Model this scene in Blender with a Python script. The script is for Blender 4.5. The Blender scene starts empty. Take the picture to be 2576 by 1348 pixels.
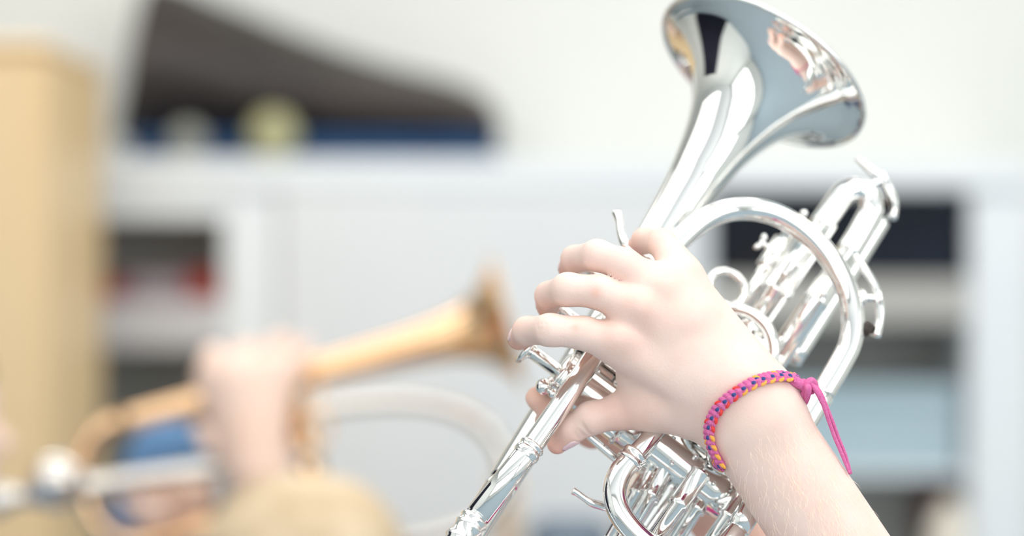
import bpy, math, random
import numpy as np
from mathutils import Vector

random.seed(7)
rng = np.random.default_rng(7)
scene = bpy.context.scene
COL = scene.collection

# ------------------------------------------------------------------ camera
FPX = 85.0 / 36.0 * 2576          # focal length in photo pixels
CAMZ = 1.2
cam_d = bpy.data.cameras.new('camera')
cam = bpy.data.objects.new('camera', cam_d)
COL.objects.link(cam)
cam.location = (0, 0, CAMZ)
cam.rotation_euler = (math.radians(90), 0, 0)
cam_d.sensor_width = 36
cam_d.lens = 85
cam_d.clip_start = 0.05
cam_d.dof.use_dof = True
cam_d.dof.focus_distance = 1.18
cam_d.dof.aperture_fstop = 2.8
scene.camera = cam

# ------------------------------------------------------------------ world, lights, exposure
world = bpy.data.worlds.new('sky_outside')
scene.world = world
world.use_nodes = True
world.node_tree.nodes['Background'].inputs[0].default_value = (0.82, 0.9, 1.0, 1)
world.node_tree.nodes['Background'].inputs[1].default_value = 1.0

def area_light(name, loc, rot, sx, sy, power, color):
    l = bpy.data.lights.new(name, 'AREA')
    l.shape = 'RECTANGLE'
    l.size = sx
    l.size_y = sy
    l.energy = power
    l.color = color
    o = bpy.data.objects.new(name, l)
    o.location = loc
    o.rotation_euler = rot
    COL.objects.link(o)
    return o

R90 = math.radians(90)
RX0, RX1, RY0, RY1, RH = -3.0, 3.0, -2.6, 4.35, 2.9
# two invented windows out of view: area lights set before solid walls
area_light('unseen_window_light', (RX1 - 0.06, -0.9, 1.75), (0, R90, 0), 1.5, 2.6, 26, (0.95, 0.98, 1.0))
area_light('unseen_window_light', (0.0, RY0 + 0.06, 1.75), (R90, 0, 0), 5.2, 1.8, 40, (0.97, 0.98, 1.0))  # widened so the silver tubes reflect white
# two unseen ceiling panels, added and enlarged so the silver reflects white
area_light('added_ceiling_light', (0.0, 0.8, RH - 0.05), (0, 0, 0), 4.8, 2.0, 40, (1.0, 0.97, 0.92))
area_light('added_ceiling_light', (0.2, 3.0, RH - 0.05), (0, 0, 0), 3.6, 0.8, 24, (1.0, 0.97, 0.92))

vs = scene.view_settings
scene.display_settings.display_device = 'sRGB'
vs.view_transform = 'Standard'
vs.look = 'None'
vs.gamma = 1.0
vs.use_curve_mapping = False
vs.exposure = 0.55

# ------------------------------------------------------------------ materials
def material(name, color, rough=0.5, metal=0.0, noise=None, bump=None, sss=0.0, coat=0.0, attr=None, sheen=0.0):
    """noise=(scale, colour2, detail), bump=(scale, strength)"""
    m = bpy.data.materials.new(name)
    m.use_nodes = True
    nt = m.node_tree
    b = nt.nodes['Principled BSDF']
    b.inputs['Base Color'].default_value = (*color, 1)
    b.inputs['Roughness'].default_value = rough
    b.inputs['Metallic'].default_value = metal
    if sss:
        b.inputs['Subsurface Weight'].default_value = sss
        b.inputs['Subsurface Radius'].default_value = (1.0, 0.35, 0.2)
        b.inputs['Subsurface Scale'].default_value = 0.004
    if coat:
        b.inputs['Coat Weight'].default_value = coat
    if sheen:
        b.inputs['Sheen Weight'].default_value = sheen
    tc = nt.nodes.new('ShaderNodeTexCoord')
    last = None
    if noise:
        n = nt.nodes.new('ShaderNodeTexNoise')
        n.inputs['Scale'].default_value = noise[0]
        n.inputs['Detail'].default_value = noise[2] if len(noise) > 2 else 4
        nt.links.new(tc.outputs['Object'], n.inputs['Vector'])
        r = nt.nodes.new('ShaderNodeValToRGB')
        r.color_ramp.elements[0].position = 0.35
        r.color_ramp.elements[1].position = 0.65
        r.color_ramp.elements[0].color = (*color, 1)
        r.color_ramp.elements[1].color = (*noise[1], 1)
        nt.links.new(n.outputs['Fac'], r.inputs['Fac'])
        last = r.outputs['Color']
    if attr:
        a = nt.nodes.new('ShaderNodeVertexColor')
        a.layer_name = attr
        if last is not None:
            mx = nt.nodes.new('ShaderNodeMix')
            mx.data_type = 'RGBA'
            mx.blend_type = 'MULTIPLY'
            mx.inputs[0].default_value = 1.0
            nt.links.new(last, mx.inputs[6])
            nt.links.new(a.outputs['Color'], mx.inputs[7])
            last = mx.outputs[2]
        else:
            last = a.outputs['Color']
    if last is not None:
        nt.links.new(last, b.inputs['Base Color'])
    if bump:
        n2 = nt.nodes.new('ShaderNodeTexNoise')
        n2.inputs['Scale'].default_value = bump[0]
        n2.inputs['Detail'].default_value = 6
        nt.links.new(tc.outputs['Object'], n2.inputs['Vector'])
        bp = nt.nodes.new('ShaderNodeBump')
        bp.inputs['Strength'].default_value = bump[1]
        bp.inputs['Distance'].default_value = 0.001
        nt.links.new(n2.outputs['Fac'], bp.inputs['Height'])
        nt.links.new(bp.outputs['Normal'], b.inputs['Normal'])
    return m

def wood(name, c1, c2):
    m = bpy.data.materials.new(name)
    m.use_nodes = True
    nt = m.node_tree
    b = nt.nodes['Principled BSDF']
    tc = nt.nodes.new('ShaderNodeTexCoord')
    mp = nt.nodes.new('ShaderNodeMapping')
    mp.inputs['Scale'].default_value = (14, 14, 0.8)
    n = nt.nodes.new('ShaderNodeTexNoise')
    n.inputs['Scale'].default_value = 2.2
    n.inputs['Detail'].default_value = 6
    r = nt.nodes.new('ShaderNodeValToRGB')
    r.color_ramp.elements[0].color = (*c1, 1)
    r.color_ramp.elements[1].color = (*c2, 1)
    nt.links.new(tc.outputs['Object'], mp.inputs['Vector'])
    nt.links.new(mp.outputs['Vector'], n.inputs['Vector'])
    nt.links.new(n.outputs['Fac'], r.inputs['Fac'])
    nt.links.new(r.outputs['Color'], b.inputs['Base Color'])
    b.inputs['Roughness'].default_value = 0.45
    return m

M_SILVER = material('polished_silver', (0.95, 0.945, 0.93), 0.045, 1.0, noise=(90, (0.93, 0.925, 0.905)))
M_BRASS = material('gold_lacquer_brass', (0.90, 0.60, 0.36), 0.07, 1.0, noise=(40, (0.88, 0.57, 0.33)))
M_NICKEL = material('nickel_silver', (0.74, 0.71, 0.67), 0.1, 1.0, noise=(60, (0.72, 0.69, 0.65)))
M_PEARL = material('pearl_inlay', (0.9, 0.88, 0.86), 0.2, 0.0, noise=(200, (0.78, 0.8, 0.85)))
M_CORK = material('dark_cork', (0.03, 0.025, 0.025), 0.8, 0.0, noise=(300, (0.08, 0.06, 0.05)))
M_SKIN = material('fair_skin', (0.85, 0.63, 0.55), 0.45, 0.0, noise=(55, (0.88, 0.68, 0.61)), bump=(900, 0.12), sss=0.25, attr='tint')
M_SKIN2 = material('fair_skin_plain', (0.86, 0.62, 0.51), 0.5, 0.0, noise=(40, (0.88, 0.66, 0.56)), sss=0.15)
M_NAIL = material('fingernail', (0.86, 0.60, 0.62), 0.2, 0.0, noise=(120, (0.88, 0.66, 0.70)), coat=0.4)
def hair_strand(name, color):
    """thin pale hairs pass light through: diffuse plus translucent, with extra brightness put into the sum"""
    m = bpy.data.materials.new(name)
    m.use_nodes = True
    nt = m.node_tree
    nt.nodes.remove(nt.nodes['Principled BSDF'])
    d = nt.nodes.new('ShaderNodeBsdfDiffuse')
    t = nt.nodes.new('ShaderNodeBsdfTranslucent')
    n = nt.nodes.new('ShaderNodeTexNoise')
    n.inputs['Scale'].default_value = 40
    r = nt.nodes.new('ShaderNodeValToRGB')
    r.color_ramp.elements[0].color = (*color, 1)
    r.color_ramp.elements[1].color = (0.66, 0.62, 0.57, 1)
    a = nt.nodes.new('ShaderNodeAddShader')  # sum gives back more light than falls on it, brightening the hairs
    nt.links.new(n.outputs['Fac'], r.inputs['Fac'])
    for s in (d, t):
        nt.links.new(r.outputs['Color'], s.inputs['Color'])
    nt.links.new(d.outputs[0], a.inputs[0])
    nt.links.new(t.outputs[0], a.inputs[1])
    nt.links.new(a.outputs[0], nt.nodes['Material Output'].inputs['Surface'])
    return m
M_WALL = material('warm_white_paint', (0.82, 0.83, 0.80), 0.7, 0.0, noise=(3, (0.84, 0.85, 0.82)), bump=(140, 0.1))
M_CEIL = material('ceiling_white', (0.88, 0.88, 0.87), 0.8, 0.0, noise=(5, (0.86, 0.86, 0.85)))
M_CARPET = material('blue_grey_carpet', (0.26, 0.33, 0.38), 0.95, 0.0, noise=(120, (0.33, 0.40, 0.45)), bump=(500, 0.6))
M_SHELF = material('white_shelf_laminate', (0.80, 0.84, 0.88), 0.4, 0.0, noise=(6, (0.82, 0.86, 0.89)))
M_SHELFDOOR = material('pale_grey_door', (0.74, 0.76, 0.79), 0.45, 0.0, noise=(6, (0.76, 0.78, 0.8)))
M_SHELFIN = material('grey_shelf_back', (0.30, 0.30, 0.28), 0.7, 0.0, noise=(6, (0.33, 0.33, 0.31)))
M_GREYBOARD = material('grey_shelf_board', (0.44, 0.43, 0.41), 0.5, 0.0, noise=(6, (0.47, 0.46, 0.44)))
M_MAUVEBOARD = material('mauve_grey_board', (0.56, 0.55, 0.57), 0.5, 0.0, noise=(6, (0.59, 0.58, 0.60)))
M_BIRCH = wood('birch_wood', (0.83, 0.58, 0.30), (0.87, 0.66, 0.40))

# ------------------------------------------------------------------ coordinates
# working space of the close-up: millimetres in (x right, y up, d away from the camera)
def px(x, y, d):
    return np.array([(x - 1288.0) * d / FPX, -(y - 674.0) * d / FPX, d])

def w3(p):
    """close-up millimetres -> world metres"""
    p = np.asarray(p, float)
    out = np.empty_like(p)
    out[..., 0] = p[..., 0] / 1000
    out[..., 1] = p[..., 2] / 1000
    out[..., 2] = CAMZ + p[..., 1] / 1000
    return out

def unit(v):
    v = np.asarray(v, float)
    return v / np.linalg.norm(v)

# ------------------------------------------------------------------ object helpers
def empty(name, loc, label, cat, group=None):
    o = bpy.data.objects.new(name, None)
    o.empty_display_size = 0.05
    o.location = loc
    COL.objects.link(o)
    o['label'] = label
    o['category'] = cat
    if group:
        o['group'] = group
    return o

def mesh_obj(name, verts, faces, mat, parent=None, smooth=True, label=None, cat=None, kind=None, group=None, world_space=False):
    """verts in close-up millimetres unless world_space"""
    v = np.asarray(verts, float)
    if not world_space:
        v = w3(v)
    loc = np.zeros(3)
    if parent is None:
        lo, hi = v.min(0), v.max(0)
        loc = np.array([(lo[0] + hi[0]) / 2, (lo[1] + hi[1]) / 2, lo[2]])
        v = v - loc
    else:
        q = parent
        while q is not None:
            v = v - np.array(q.location)
            q = q.parent
    me = bpy.data.meshes.new(name)
    me.from_pydata(v.tolist(), [], faces if isinstance(faces, list) else faces.tolist())
    me.update()
    if smooth:
        me.polygons.foreach_set('use_smooth', [True] * len(me.polygons))
    me.materials.append(mat)
    o = bpy.data.objects.new(name, me)
    o.location = loc
    COL.objects.link(o)
    if parent is not None:
        o.parent = parent
    if label: o['label'] = label
    if cat: o['category'] = cat
    if kind: o['kind'] = kind
    if group: o['group'] = group
    return o

def catmull(pts, n=8):
    P = [np.asarray(p, float) for p in pts]
    if len(P) < 3:
        t = np.linspace(0, 1, 2)[:, None]
        return np.array(P)
    Q = [2 * P[0] - P[1]] + P + [2 * P[-1] - P[-2]]
    out = []
    for i in range(1, len(Q) - 2):
        p0, p1, p2, p3 = Q[i - 1], Q[i], Q[i + 1], Q[i + 2]
        for t in np.linspace(0, 1, n, endpoint=False):
            out.append(0.5 * ((2 * p1) + (-p0 + p2) * t + (2 * p0 - 5 * p1 + 4 * p2 - p3) * t * t + (-p0 + 3 * p1 - 3 * p2 + p3) * t ** 3))
    out.append(Q[-2])
    return np.array(out)

def tube(pts, r, n=8, seg=18, caps=True, flat=1.0):
    """swept tube; r scalar or list per control point. returns verts, faces"""
    pts = [np.asarray(p, float) for p in pts]
    if np.isscalar(r):
        r = [r] * len(pts)
    rr = catmull([np.array([x, 0, 0]) for x in r], n)[:, 0]
    C = catmull(pts, n)
    T = np.gradient(C, axis=0)
    T /= np.linalg.norm(T, axis=1)[:, None] + 1e-12
    ref = np.array([0, 0, 1.0]) if abs(T[0][2]) < 0.9 else np.array([1.0, 0, 0])
    N = unit(np.cross(T[0], ref))
    V = []
    F = []
    a = np.linspace(0, 2 * math.pi, seg, endpoint=False)
    for i in range(len(C)):
        if i:
            N = N - T[i] * np.dot(N, T[i])
            N = unit(N)
        B = np.cross(T[i], N)
        V.append(C[i] + rr[i] * (np.cos(a)[:, None] * N * flat + np.sin(a)[:, None] * B))
    V = np.concatenate(V)
    for i in range(len(C) - 1):
        for j in range(seg):
            k = (j + 1) % seg
            F.append([i * seg + j, i * seg + k, (i + 1) * seg + k, (i + 1) * seg + j])
    if caps:
        F.append(list(range(seg))[::-1])
        F.append([(len(C) - 1) * seg + j for j in range(seg)])
    return V, F

def lathe(origin, axis, prof, seg=32):
    """prof: list of (s along axis, radius)"""
    axis = unit(axis)
    ref = np.array([0, 0, 1.0]) if abs(axis[2]) < 0.9 else np.array([1.0, 0, 0])
    N = unit(np.cross(axis, ref))
    B = np.cross(axis, N)
    a = np.linspace(0, 2 * math.pi, seg, endpoint=False)
    ring = np.cos(a)[:, None] * N + np.sin(a)[:, None] * B
    V = np.concatenate([np.asarray(origin) + axis * s + ring * max(r, 0.001) for s, r in prof])
    F = []
    for i in range(len(prof) - 1):
        for j in range(seg):
            k = (j + 1) % seg
            F.append([i * seg + j, i * seg + k, (i + 1) * seg + k, (i + 1) * seg + j])
    F.append(list(range(seg))[::-1])
    F.append([(len(prof) - 1) * seg + j for j in range(seg)])
    return V, F

def join(*vf):
    V = []
    F = []
    off = 0
    for v, f in vf:
        V.append(np.asarray(v))
        F += [[i + off for i in q] for q in f]
        off += len(v)
    return np.concatenate(V), F

def box_vf(lo, hi, bev=0.0):
    """box, chamfered edges when bev > 0 (any units)"""
    lo = np.asarray(lo, float); hi = np.asarray(hi, float)
    if bev <= 0:
        V = [[x, y, z] for x in (lo[0], hi[0]) for y in (lo[1], hi[1]) for z in (lo[2], hi[2])]
        F = [[0, 1, 3, 2], [4, 6, 7, 5], [0, 4, 5, 1], [2, 3, 7, 6], [0, 2, 6, 4], [1, 5, 7, 3]]
        return np.array(V), F
    b = min(bev, 0.49 * min(hi - lo))
    V = []
    idx = {}
    for sx in (0, 1):
        for sy in (0, 1):
            for sz in (0, 1):
                c = np.array([hi[0] if sx else lo[0], hi[1] if sy else lo[1], hi[2] if sz else lo[2]])
                s = np.array([-1 if sx else 1, -1 if sy else 1, -1 if sz else 1]) * b
                for ax in range(3):
                    p = c + s
                    p[ax] = c[ax]
                    idx[(sx, sy, sz, ax)] = len(V)
                    V.append(p)
    F = []
    for ax in range(3):
        o = [a for a in range(3) if a != ax]
        for s in (0, 1):
            q = []
            for (i, j) in ((0, 0), (1, 0), (1, 1), (0, 1)):
                k = [0, 0, 0]; k[ax] = s; k[o[0]] = i; k[o[1]] = j
                q.append(idx[(*k, ax)])
            F.append(q)
    for ax in range(3):
        o = [a for a in range(3) if a != ax]
        for i in (0, 1):
            for j in (0, 1):
                q = []
                for (s, a2) in ((0, o[0]), (1, o[0]), (1, o[1]), (0, o[1])):
                    k = [0, 0, 0]; k[ax] = s; k[o[0]] = i; k[o[1]] = j
                    q.append(idx[(*k, a2)])
                F.append(q)
    for sx in (0, 1):
        for sy in (0, 1):
            for sz in (0, 1):
                F.append([idx[(sx, sy, sz, a)] for a in range(3)])
    return np.array(V), F

def fix_normals(o):
    import bmesh
    bm = bmesh.new()
    bm.from_mesh(o.data)
    bmesh.ops.recalc_face_normals(bm, faces=bm.faces)
    bm.to_mesh(o.data)
    bm.free()

def wbox(name, lo, hi, mat, parent=None, bev=0.004, **kw):
    v, f = box_vf(lo, hi, bev)
    o = mesh_obj(name, v, f, mat, parent, smooth=False, world_space=True, **kw)
    fix_normals(o)
    return o

# ------------------------------------------------------------------ soft bodies: signed distance capsules -> surface nets
def smin(a, b, k):
    h = np.clip(0.5 + 0.5 * (b - a) / k, 0, 1)
    return b * (1 - h) + a * h - k * h * (1 - h)

def cap_d(P, prim):
    a, b, ra, rb = prim[:4]
    ba = b - a
    pa = P - a
    t = np.clip((pa @ ba) / max(ba @ ba, 1e-9), 0, 1)
    return np.linalg.norm(pa - t[..., None] * ba, axis=-1) - (ra + t * (rb - ra))

class Body:
    """base: list of prims (a,b,ra,rb,k); limbs: list of lists, each blended with the base only; cuts: carved creases"""
    def __init__(self):
        self.base = []
        self.limbs = []
        self.cuts = []

    def at(self, P):
        F = np.full(P.shape[:-1], 1e3)
        for p in self.base:
            F = smin(F, cap_d(P, p), p[4])
        out = F
        for L in self.limbs:
            G = F
            for p in L:
                G = smin(G, cap_d(P, p), p[4])
            out = np.minimum(out, G)
        for p in self.cuts:
            out = -smin(-out, cap_d(P, p), p[4])
        return out

    def mesh(self, lo, hi, res):
        lo = np.asarray(lo, float); hi = np.asarray(hi, float)
        n = np.ceil((hi - lo) / res).astype(int) + 1
        ax = [lo[i] + res * np.arange(n[i]) for i in range(3)]

        def win(p, pad):
            a, b = p[0], p[1]
            r = max(p[2], p[3]) + pad
            w0 = np.floor((np.minimum(a, b) - r - lo) / res).astype(int)
            w1 = np.ceil((np.maximum(a, b) + r - lo) / res).astype(int) + 1
            w0 = np.clip(w0, 0, n); w1 = np.clip(w1, 0, n)
            return tuple(slice(w0[i], w1[i]) for i in range(3))

        def dist(p, s):
            X, Y, Z = np.meshgrid(ax[0][s[0]], ax[1][s[1]], ax[2][s[2]], indexing='ij')
            a, b, ra, rb = p[:4]
            ba = b - a
            X = X - a[0]; Y = Y - a[1]; Z = Z - a[2]
            t = np.clip((X * ba[0] + Y * ba[1] + Z * ba[2]) / max(ba @ ba, 1e-9), 0, 1)
            return (np.sqrt((X - t * ba[0]) ** 2 + (Y - t * ba[1]) ** 2 + (Z - t * ba[2]) ** 2) - (ra + t * (rb - ra))).astype(np.float32)

        def add(F, p):
            s = win(p, p[4] + 3 * res)
            if any(q.stop <= q.start for q in s):
                return
            F[s] = smin(F[s], dist(p, s), p[4])
        F = np.full(n, 50.0, np.float32)
        for p in self.base:
            add(F, p)
        out = F.copy()
        for L in self.limbs:
            G = F.copy()
            for p in L:
                add(G, p)
            np.minimum(out, G, out=out)
        for p in self.cuts:
            s = win(p, p[4] + 3 * res)
            if any(q.stop <= q.start for q in s):
                continue
            out[s] = -smin(-out[s], dist(p, s), p[4])
        # close the surface at the grid border
        for i in range(3):
            sl = [slice(None)] * 3
            sl[i] = 0
            out[tuple(sl)] = np.maximum(out[tuple(sl)], 0.3 * res)
            sl[i] = -1
            out[tuple(sl)] = np.maximum(out[tuple(sl)], 0.3 * res)
        return surface_nets(out, lo, res)

def surface_nets(D, lo, res):
    S = D < 0
    nx, ny, nz = D.shape
    c = np.zeros((nx - 1, ny - 1, nz - 1), np.int8)
    for i in (0, 1):
        for j in (0, 1):
            for k in (0, 1):
                c += S[i:nx - 1 + i, j:ny - 1 + j, k:nz - 1 + k]
    act = np.argwhere((c > 0) & (c < 8))
    idx = -np.ones(c.shape, np.int64)
    idx[act[:, 0], act[:, 1], act[:, 2]] = np.arange(len(act))
    acc = np.zeros((len(act), 3))
    cnt = np.zeros(len(act))
    for axis in range(3):
        o = [a for a in range(3) if a != axis]
        for i in (0, 1):
            for j in (0, 1):
                off0 = np.zeros(3, int)
                off0[o[0]] = i
                off0[o[1]] = j
                off1 = off0.copy()
                off1[axis] = 1
                A = act + off0
                B = act + off1
                da = D[A[:, 0], A[:, 1], A[:, 2]]
                db = D[B[:, 0], B[:, 1], B[:, 2]]
                m = (da < 0) != (db < 0)
                t = np.zeros(len(act))
                t[m] = da[m] / (da[m] - db[m])
                p = A.astype(float)
                p[:, axis] += t
                acc[m] += p[m]
                cnt[m] += 1
    V = acc / np.maximum(cnt, 1)[:, None] * res + lo
    quads = []
    for axis in range(3):
        o = [a for a in range(3) if a != axis]
        s0 = [slice(None)] * 3
        s1 = [slice(None)] * 3
        s0[axis] = slice(0, D.shape[axis] - 1)
        s1[axis] = slice(1, D.shape[axis])
        e = np.argwhere(S[tuple(s0)] != S[tuple(s1)])
        e = e[(e[:, o[0]] > 0) & (e[:, o[1]] > 0) & (e[:, o[0]] < D.shape[o[0]] - 1) & (e[:, o[1]] < D.shape[o[1]] - 1)]
        if not len(e):
            continue
        ins = S[e[:, 0], e[:, 1], e[:, 2]]
        q = []
        for (i, j) in ((0, 0), (1, 0), (1, 1), (0, 1)):
            g = e.copy()
            g[:, o[0]] -= i
            g[:, o[1]] -= j
            q.append(idx[g[:, 0], g[:, 1], g[:, 2]])
        q = np.stack(q, 1)
        flip = ins if axis != 1 else ~ins
        q[~flip] = q[~flip][:, ::-1]
        quads.append(q)
    return V, np.concatenate(quads)

# ================================================================== THE ROOM
def structure(name, lo, hi, mat, bev=0.0):
    return wbox(name, lo, hi, mat, bev=bev, kind='structure')

structure('floor', (RX0, RY0, -0.1), (RX1, RY1, 0), M_CARPET)
structure('ceiling', (RX0, RY0, RH), (RX1, RY1, RH + 0.1), M_CEIL)
structure('wall_back', (RX0, RY1, 0), (RX1, RY1 + 0.1, RH), M_WALL)
structure('wall_left', (RX0 - 0.1, RY0, 0), (RX0, RY1, RH), M_WALL)
structure('wall_right', (RX1, RY0, 0), (RX1 + 0.1, RY1, RH), M_WALL)
structure('wall_front', (RX0, RY0 - 0.1, 0), (RX1, RY0, RH), M_WALL)

# ================================================================== SILVER CORNET
# axes of the instrument: U along the bell, V down the valves, W towards the camera
U = unit([0.550, 0.745, 0.377])
Vv = np.array([0.8, -0.6, 0.019])
Vv = unit(Vv - U * np.dot(U, Vv))
W = np.cross(U, Vv)
if W[2] > 0:
    W = -W
OL = px(1480, 920, 1205)            # a point on the lead pipe
ORG = OL - 20 * W                   # origin in the valve plane

def Pw(x, y, w):
    """point seen at pixel (x, y) lying in the instrument plane w"""
    r = px(x, y, 1.0)
    t = np.dot(ORG + w * W, W) / np.dot(r, W)
    return r * t

def Cu(u, v, w):
    return ORG + u * U + v * Vv + w * W

def uv(x, y, w):
    p = Pw(x, y, w) - ORG
    return np.dot(p, U), np.dot(p, Vv)

base = w3(px(1650, 1150, 1225))
cornet = empty('cornet', base.tolist(), 'polished silver cornet held up by the hand with the braided bracelet', 'cornet')

def sp(name, vf, mat=None, parent=None, label=None, smooth=True):
    return mesh_obj(name, vf[0], vf[1], mat or M_SILVER, parent or cornet, smooth=smooth, label=label)

def ball(c, r, seg=14):
    return lathe(np.asarray(c), U, [(-r * math.cos(t), r * math.sin(t)) for t in np.linspace(0.02, math.pi - 0.02, 9)], seg)

# ---- bell
bell_rim = Pw(1918, 180, -24)
bell_tail = Pw(1264, 1216, -24)
bax = unit(bell_tail - bell_rim)
blen = np.linalg.norm(bell_tail - bell_rim)
bp = [(0, 61.5), (0.8, 59.5), (2.5, 56), (6, 49.5), (12, 41.5), (20, 34), (29, 28.2), (40, 23.4), (53, 19.4), (69, 16.2), (86, 13.8), (120, 11.2), (180, 9.4), (250, 8.4), (blen, 8.0)]
def resample(prof, n=6):
    c = catmull([np.array([s, r, 0]) for s, r in prof], n)
    return [(float(a), float(b)) for a, b, _ in c]
outer = resample(bp)
inner = [(s, r - 0.7) for s, r in outer if s < 200]
bell = sp('bell', lathe(bell_rim, bax, inner[::-1] + outer, 96))
a = np.linspace(0, 2 * math.pi, 97)
n1 = unit(np.cross(bax, [0, 0, 1.0])); n2 = np.cross(bax, n1)
rimc = [bell_rim + 61.6 * (math.cos(t) * n1 + math.sin(t) * n2) for t in a]
sp('rim', tube(rimc, 1.35, n=1, seg=10, caps=False), parent=bell)
# rear bow of the bell, sweeping round below the frame into the third valve
t0 = bell_tail
u0, v0 = np.dot(t0 - ORG, U), np.dot(t0 - ORG, Vv)
bow = [t0, t0 + bax * 34]
e0 = bow[-1]
bow_pts = [t0, e0]
rb = 34
for k in range(1, 9):
    th = math.pi * k / 8
    bow_pts.append(e0 + rb * (1 - math.cos(th)) * Vv + rb * math.sin(th) * (-U) + (k / 8) * 14 * W)
bow_pts.append(bow_pts[-1] + 30 * U)
bow_pts.append(bow_pts[-2] + 110 * U + 6 * W)
sp('bell_bow', tube(bow_pts, [8, 7.8] + [7.2] * 8 + [6.4, 6.2]))

# ---- lead pipe with the wide front bow and the straight below it
LR = 5.6
lead = [Pw(1195, 1305, 20), Pw(1330, 1133, 20), Pw(1490, 903, 20), Pw(1600, 748, 20), Pw(1668, 655, 20)]
front = [Pw(*q, 20) for q in ((1668, 655), (1712, 602), (1768, 556), (1826, 531), (1884, 526), (1944, 537), (2002, 566), (2056, 612), (2100, 668), (2132, 732), (2146, 800), (2139, 862), (2112, 918), (2066, 995))]
sp('lead_pipe', tube(lead, [5.5, 5.5, 5.4, 5.4, 5.5]))
sp('front_bow', tube(front, [5.7] + [6.0] * 12 + [6.0]))
straight_end = Pw(1856, 1330, 20)
sp('return_pipe', tube([Pw(2068, 992, 20), Pw(1990, 1117, 20), straight_end], 6.4))
# ferrule on the return pipe
def ferrule(c, ax, r, h, name='ferrule', parent=None):
    ax = unit(ax)
    pr = [(-h / 2, r * 0.86), (-h / 2 + 0.3, r), (-h / 4, r * 1.04), (-h / 4 + .5, r * .97), (h / 4 - .5, r * .97), (h / 4, r * 1.04), (h / 2 - 0.3, r), (h / 2, r * 0.86)]
    return sp(name, lathe(c, ax, pr, 28), parent=parent)
# mouthpiece receiver
rc = Pw(1195, 1305, 20)
lax = unit(lead[0] - lead[1])
rings = [(-1, 5.6), (0, 7.0), (1.2, 7.4), (2.4, 6.6), (3.6, 6.6), (4.8, 7.4), (6, 7.0), (7.5, 6.5), (11, 6.3), (12, 7.2), (14, 7.2), (15, 6.2), (30, 6.0)]
sp('mouthpiece_receiver', lathe(rc, lax, rings, 32))
sp('pipe_collar', lathe(Pw(1330, 1133, 20) - lax * 3.5, lax, [(-.5, 5.5), (0, 6.3), (1, 6.7), (2, 6.3), (2.6, 6.0), (3.4, 6.3), (4.4, 6.8), (6, 6.8), (7, 6.3), (7.5, 6.2), (9, 6.0)], 32))
sp('receiver_sleeve', lathe(Pw(1330, 1133, 20) + lax * 4, lax, [(0, 5.9), (1, 6.1), (np.linalg.norm(lead[0] - lead[1]) - 6, 6.2)], 32))
mp = rc + lax * 30
sp('mouthpiece', lathe(mp, lax, resample([(-3, 4.8), (6, 5.2), (18, 6.2), (28, 8.5), (36, 12.5), (42, 13.2), (46, 13.6), (48, 13.0), (48.5, 10.5), (45, 8.5), (38, 4)], 3), 32))

# ---- rear bow of the main tuning slide
TW = 22
upper = [Pw(1700, 1010, TW), Pw(1648, 1086, TW), Pw(1592, 1150, TW), Pw(1560, 1190, TW), Pw(1547, 1235, TW), Pw(1556, 1282, TW), Pw(1588, 1330, TW), Pw(1634, 1372, TW), Pw(1690, 1404, TW), Pw(1745, 1415, TW), Pw(1795, 1395, TW), Pw(1856, 1330, 20)]
sp('tuning_bow', tube(upper[2:], 5.9, seg=24))
sp('tuning_slide_leg', tube(upper[:3], 4.9))
ferrule(Pw(1590, 1152, TW), upper[1] - upper[2], 6.7, 7)
# a second thinner rod beside the leg (slide stop rod)
sp('stop_rod', tube([Pw(1672, 1070, 12), Pw(1640, 1118, 12), Pw(1596, 1180, 12)], 2.6))
sp('brace_post', tube([Pw(1588, 1150, TW), Pw(1618, 1172, 12)], 2.2))

# ---- valves
cu, cv = uv(1405, 935, 0)
CR = 12.6
casings = []
for i in range(3):
    u = cu + 27.5 * i
    c = Cu(u, cv, 0)
    cas = sp('valve_casing', lathe(c, Vv, resample([(6, CR), (8, CR + .8), (9, CR), (40, CR), (41, CR + .9), (43, CR + .9), (44, CR), (84, CR), (85, CR + .9), (87, CR + .9), (88, CR), (110, CR)], 2), 40))
    casings.append(cas)
    cap = [(-2, 4.5), (-1.5, 9), (0, 12.8), (.6, 13.5), (1.4, 13.6), (1.8, 12.9), (2.4, 13.6), (3.0, 12.9), (3.6, 13.6), (4.2, 12.9), (4.8, 13.6), (5.4, 12.9), (6.4, 13.4), (7, 12.7)]
    sp('top_cap', lathe(c, Vv, cap, 40), parent=cas)
    sp('bottom_cap', lathe(c + Vv * 110, Vv, [(0, 12.8), (.5, 13.5), (2, 13.5), (2.5, 12.9), (3, 13.5), (6, 13.5), (7, 12.5), (9, 8), (9.5, 5), (13, 4.6), (14, 3)], 40), parent=cas)
    sp('valve_stem', lathe(c - Vv * 17, Vv, [(0, 3.5), (15.3, 3.5), (15.6, 4.8), (16.5, 4.8)], 20), parent=cas)
    sp('valve_button', lathe(c - Vv * 21.5, Vv, [(0, 6.8), (.2, 8.0), (1, 8.8), (2, 8.9), (3, 8.6), (3.6, 6.5), (4.5, 4), (6, 3.4)], 32), parent=cas)
    sp('button_inlay', lathe(c - Vv * 22.0, Vv, [(0, 3), (.2, 6.2), (.8, 6.5)], 28), M_PEARL, parent=cas, label='pearl button inlay')
# knuckle tubes joining the valves
for i in range(2):
    for vv_, ww in ((30, 0), (62, 5), (90, -5)):
        sp('knuckle', lathe(Cu(cu + 27.5 * i + 11.5, cv + vv_, ww), U, [(0, 6), (1, 6.3), (2, 5.8), (5, 5.8), (5.5, 6.3)], 20))

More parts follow.
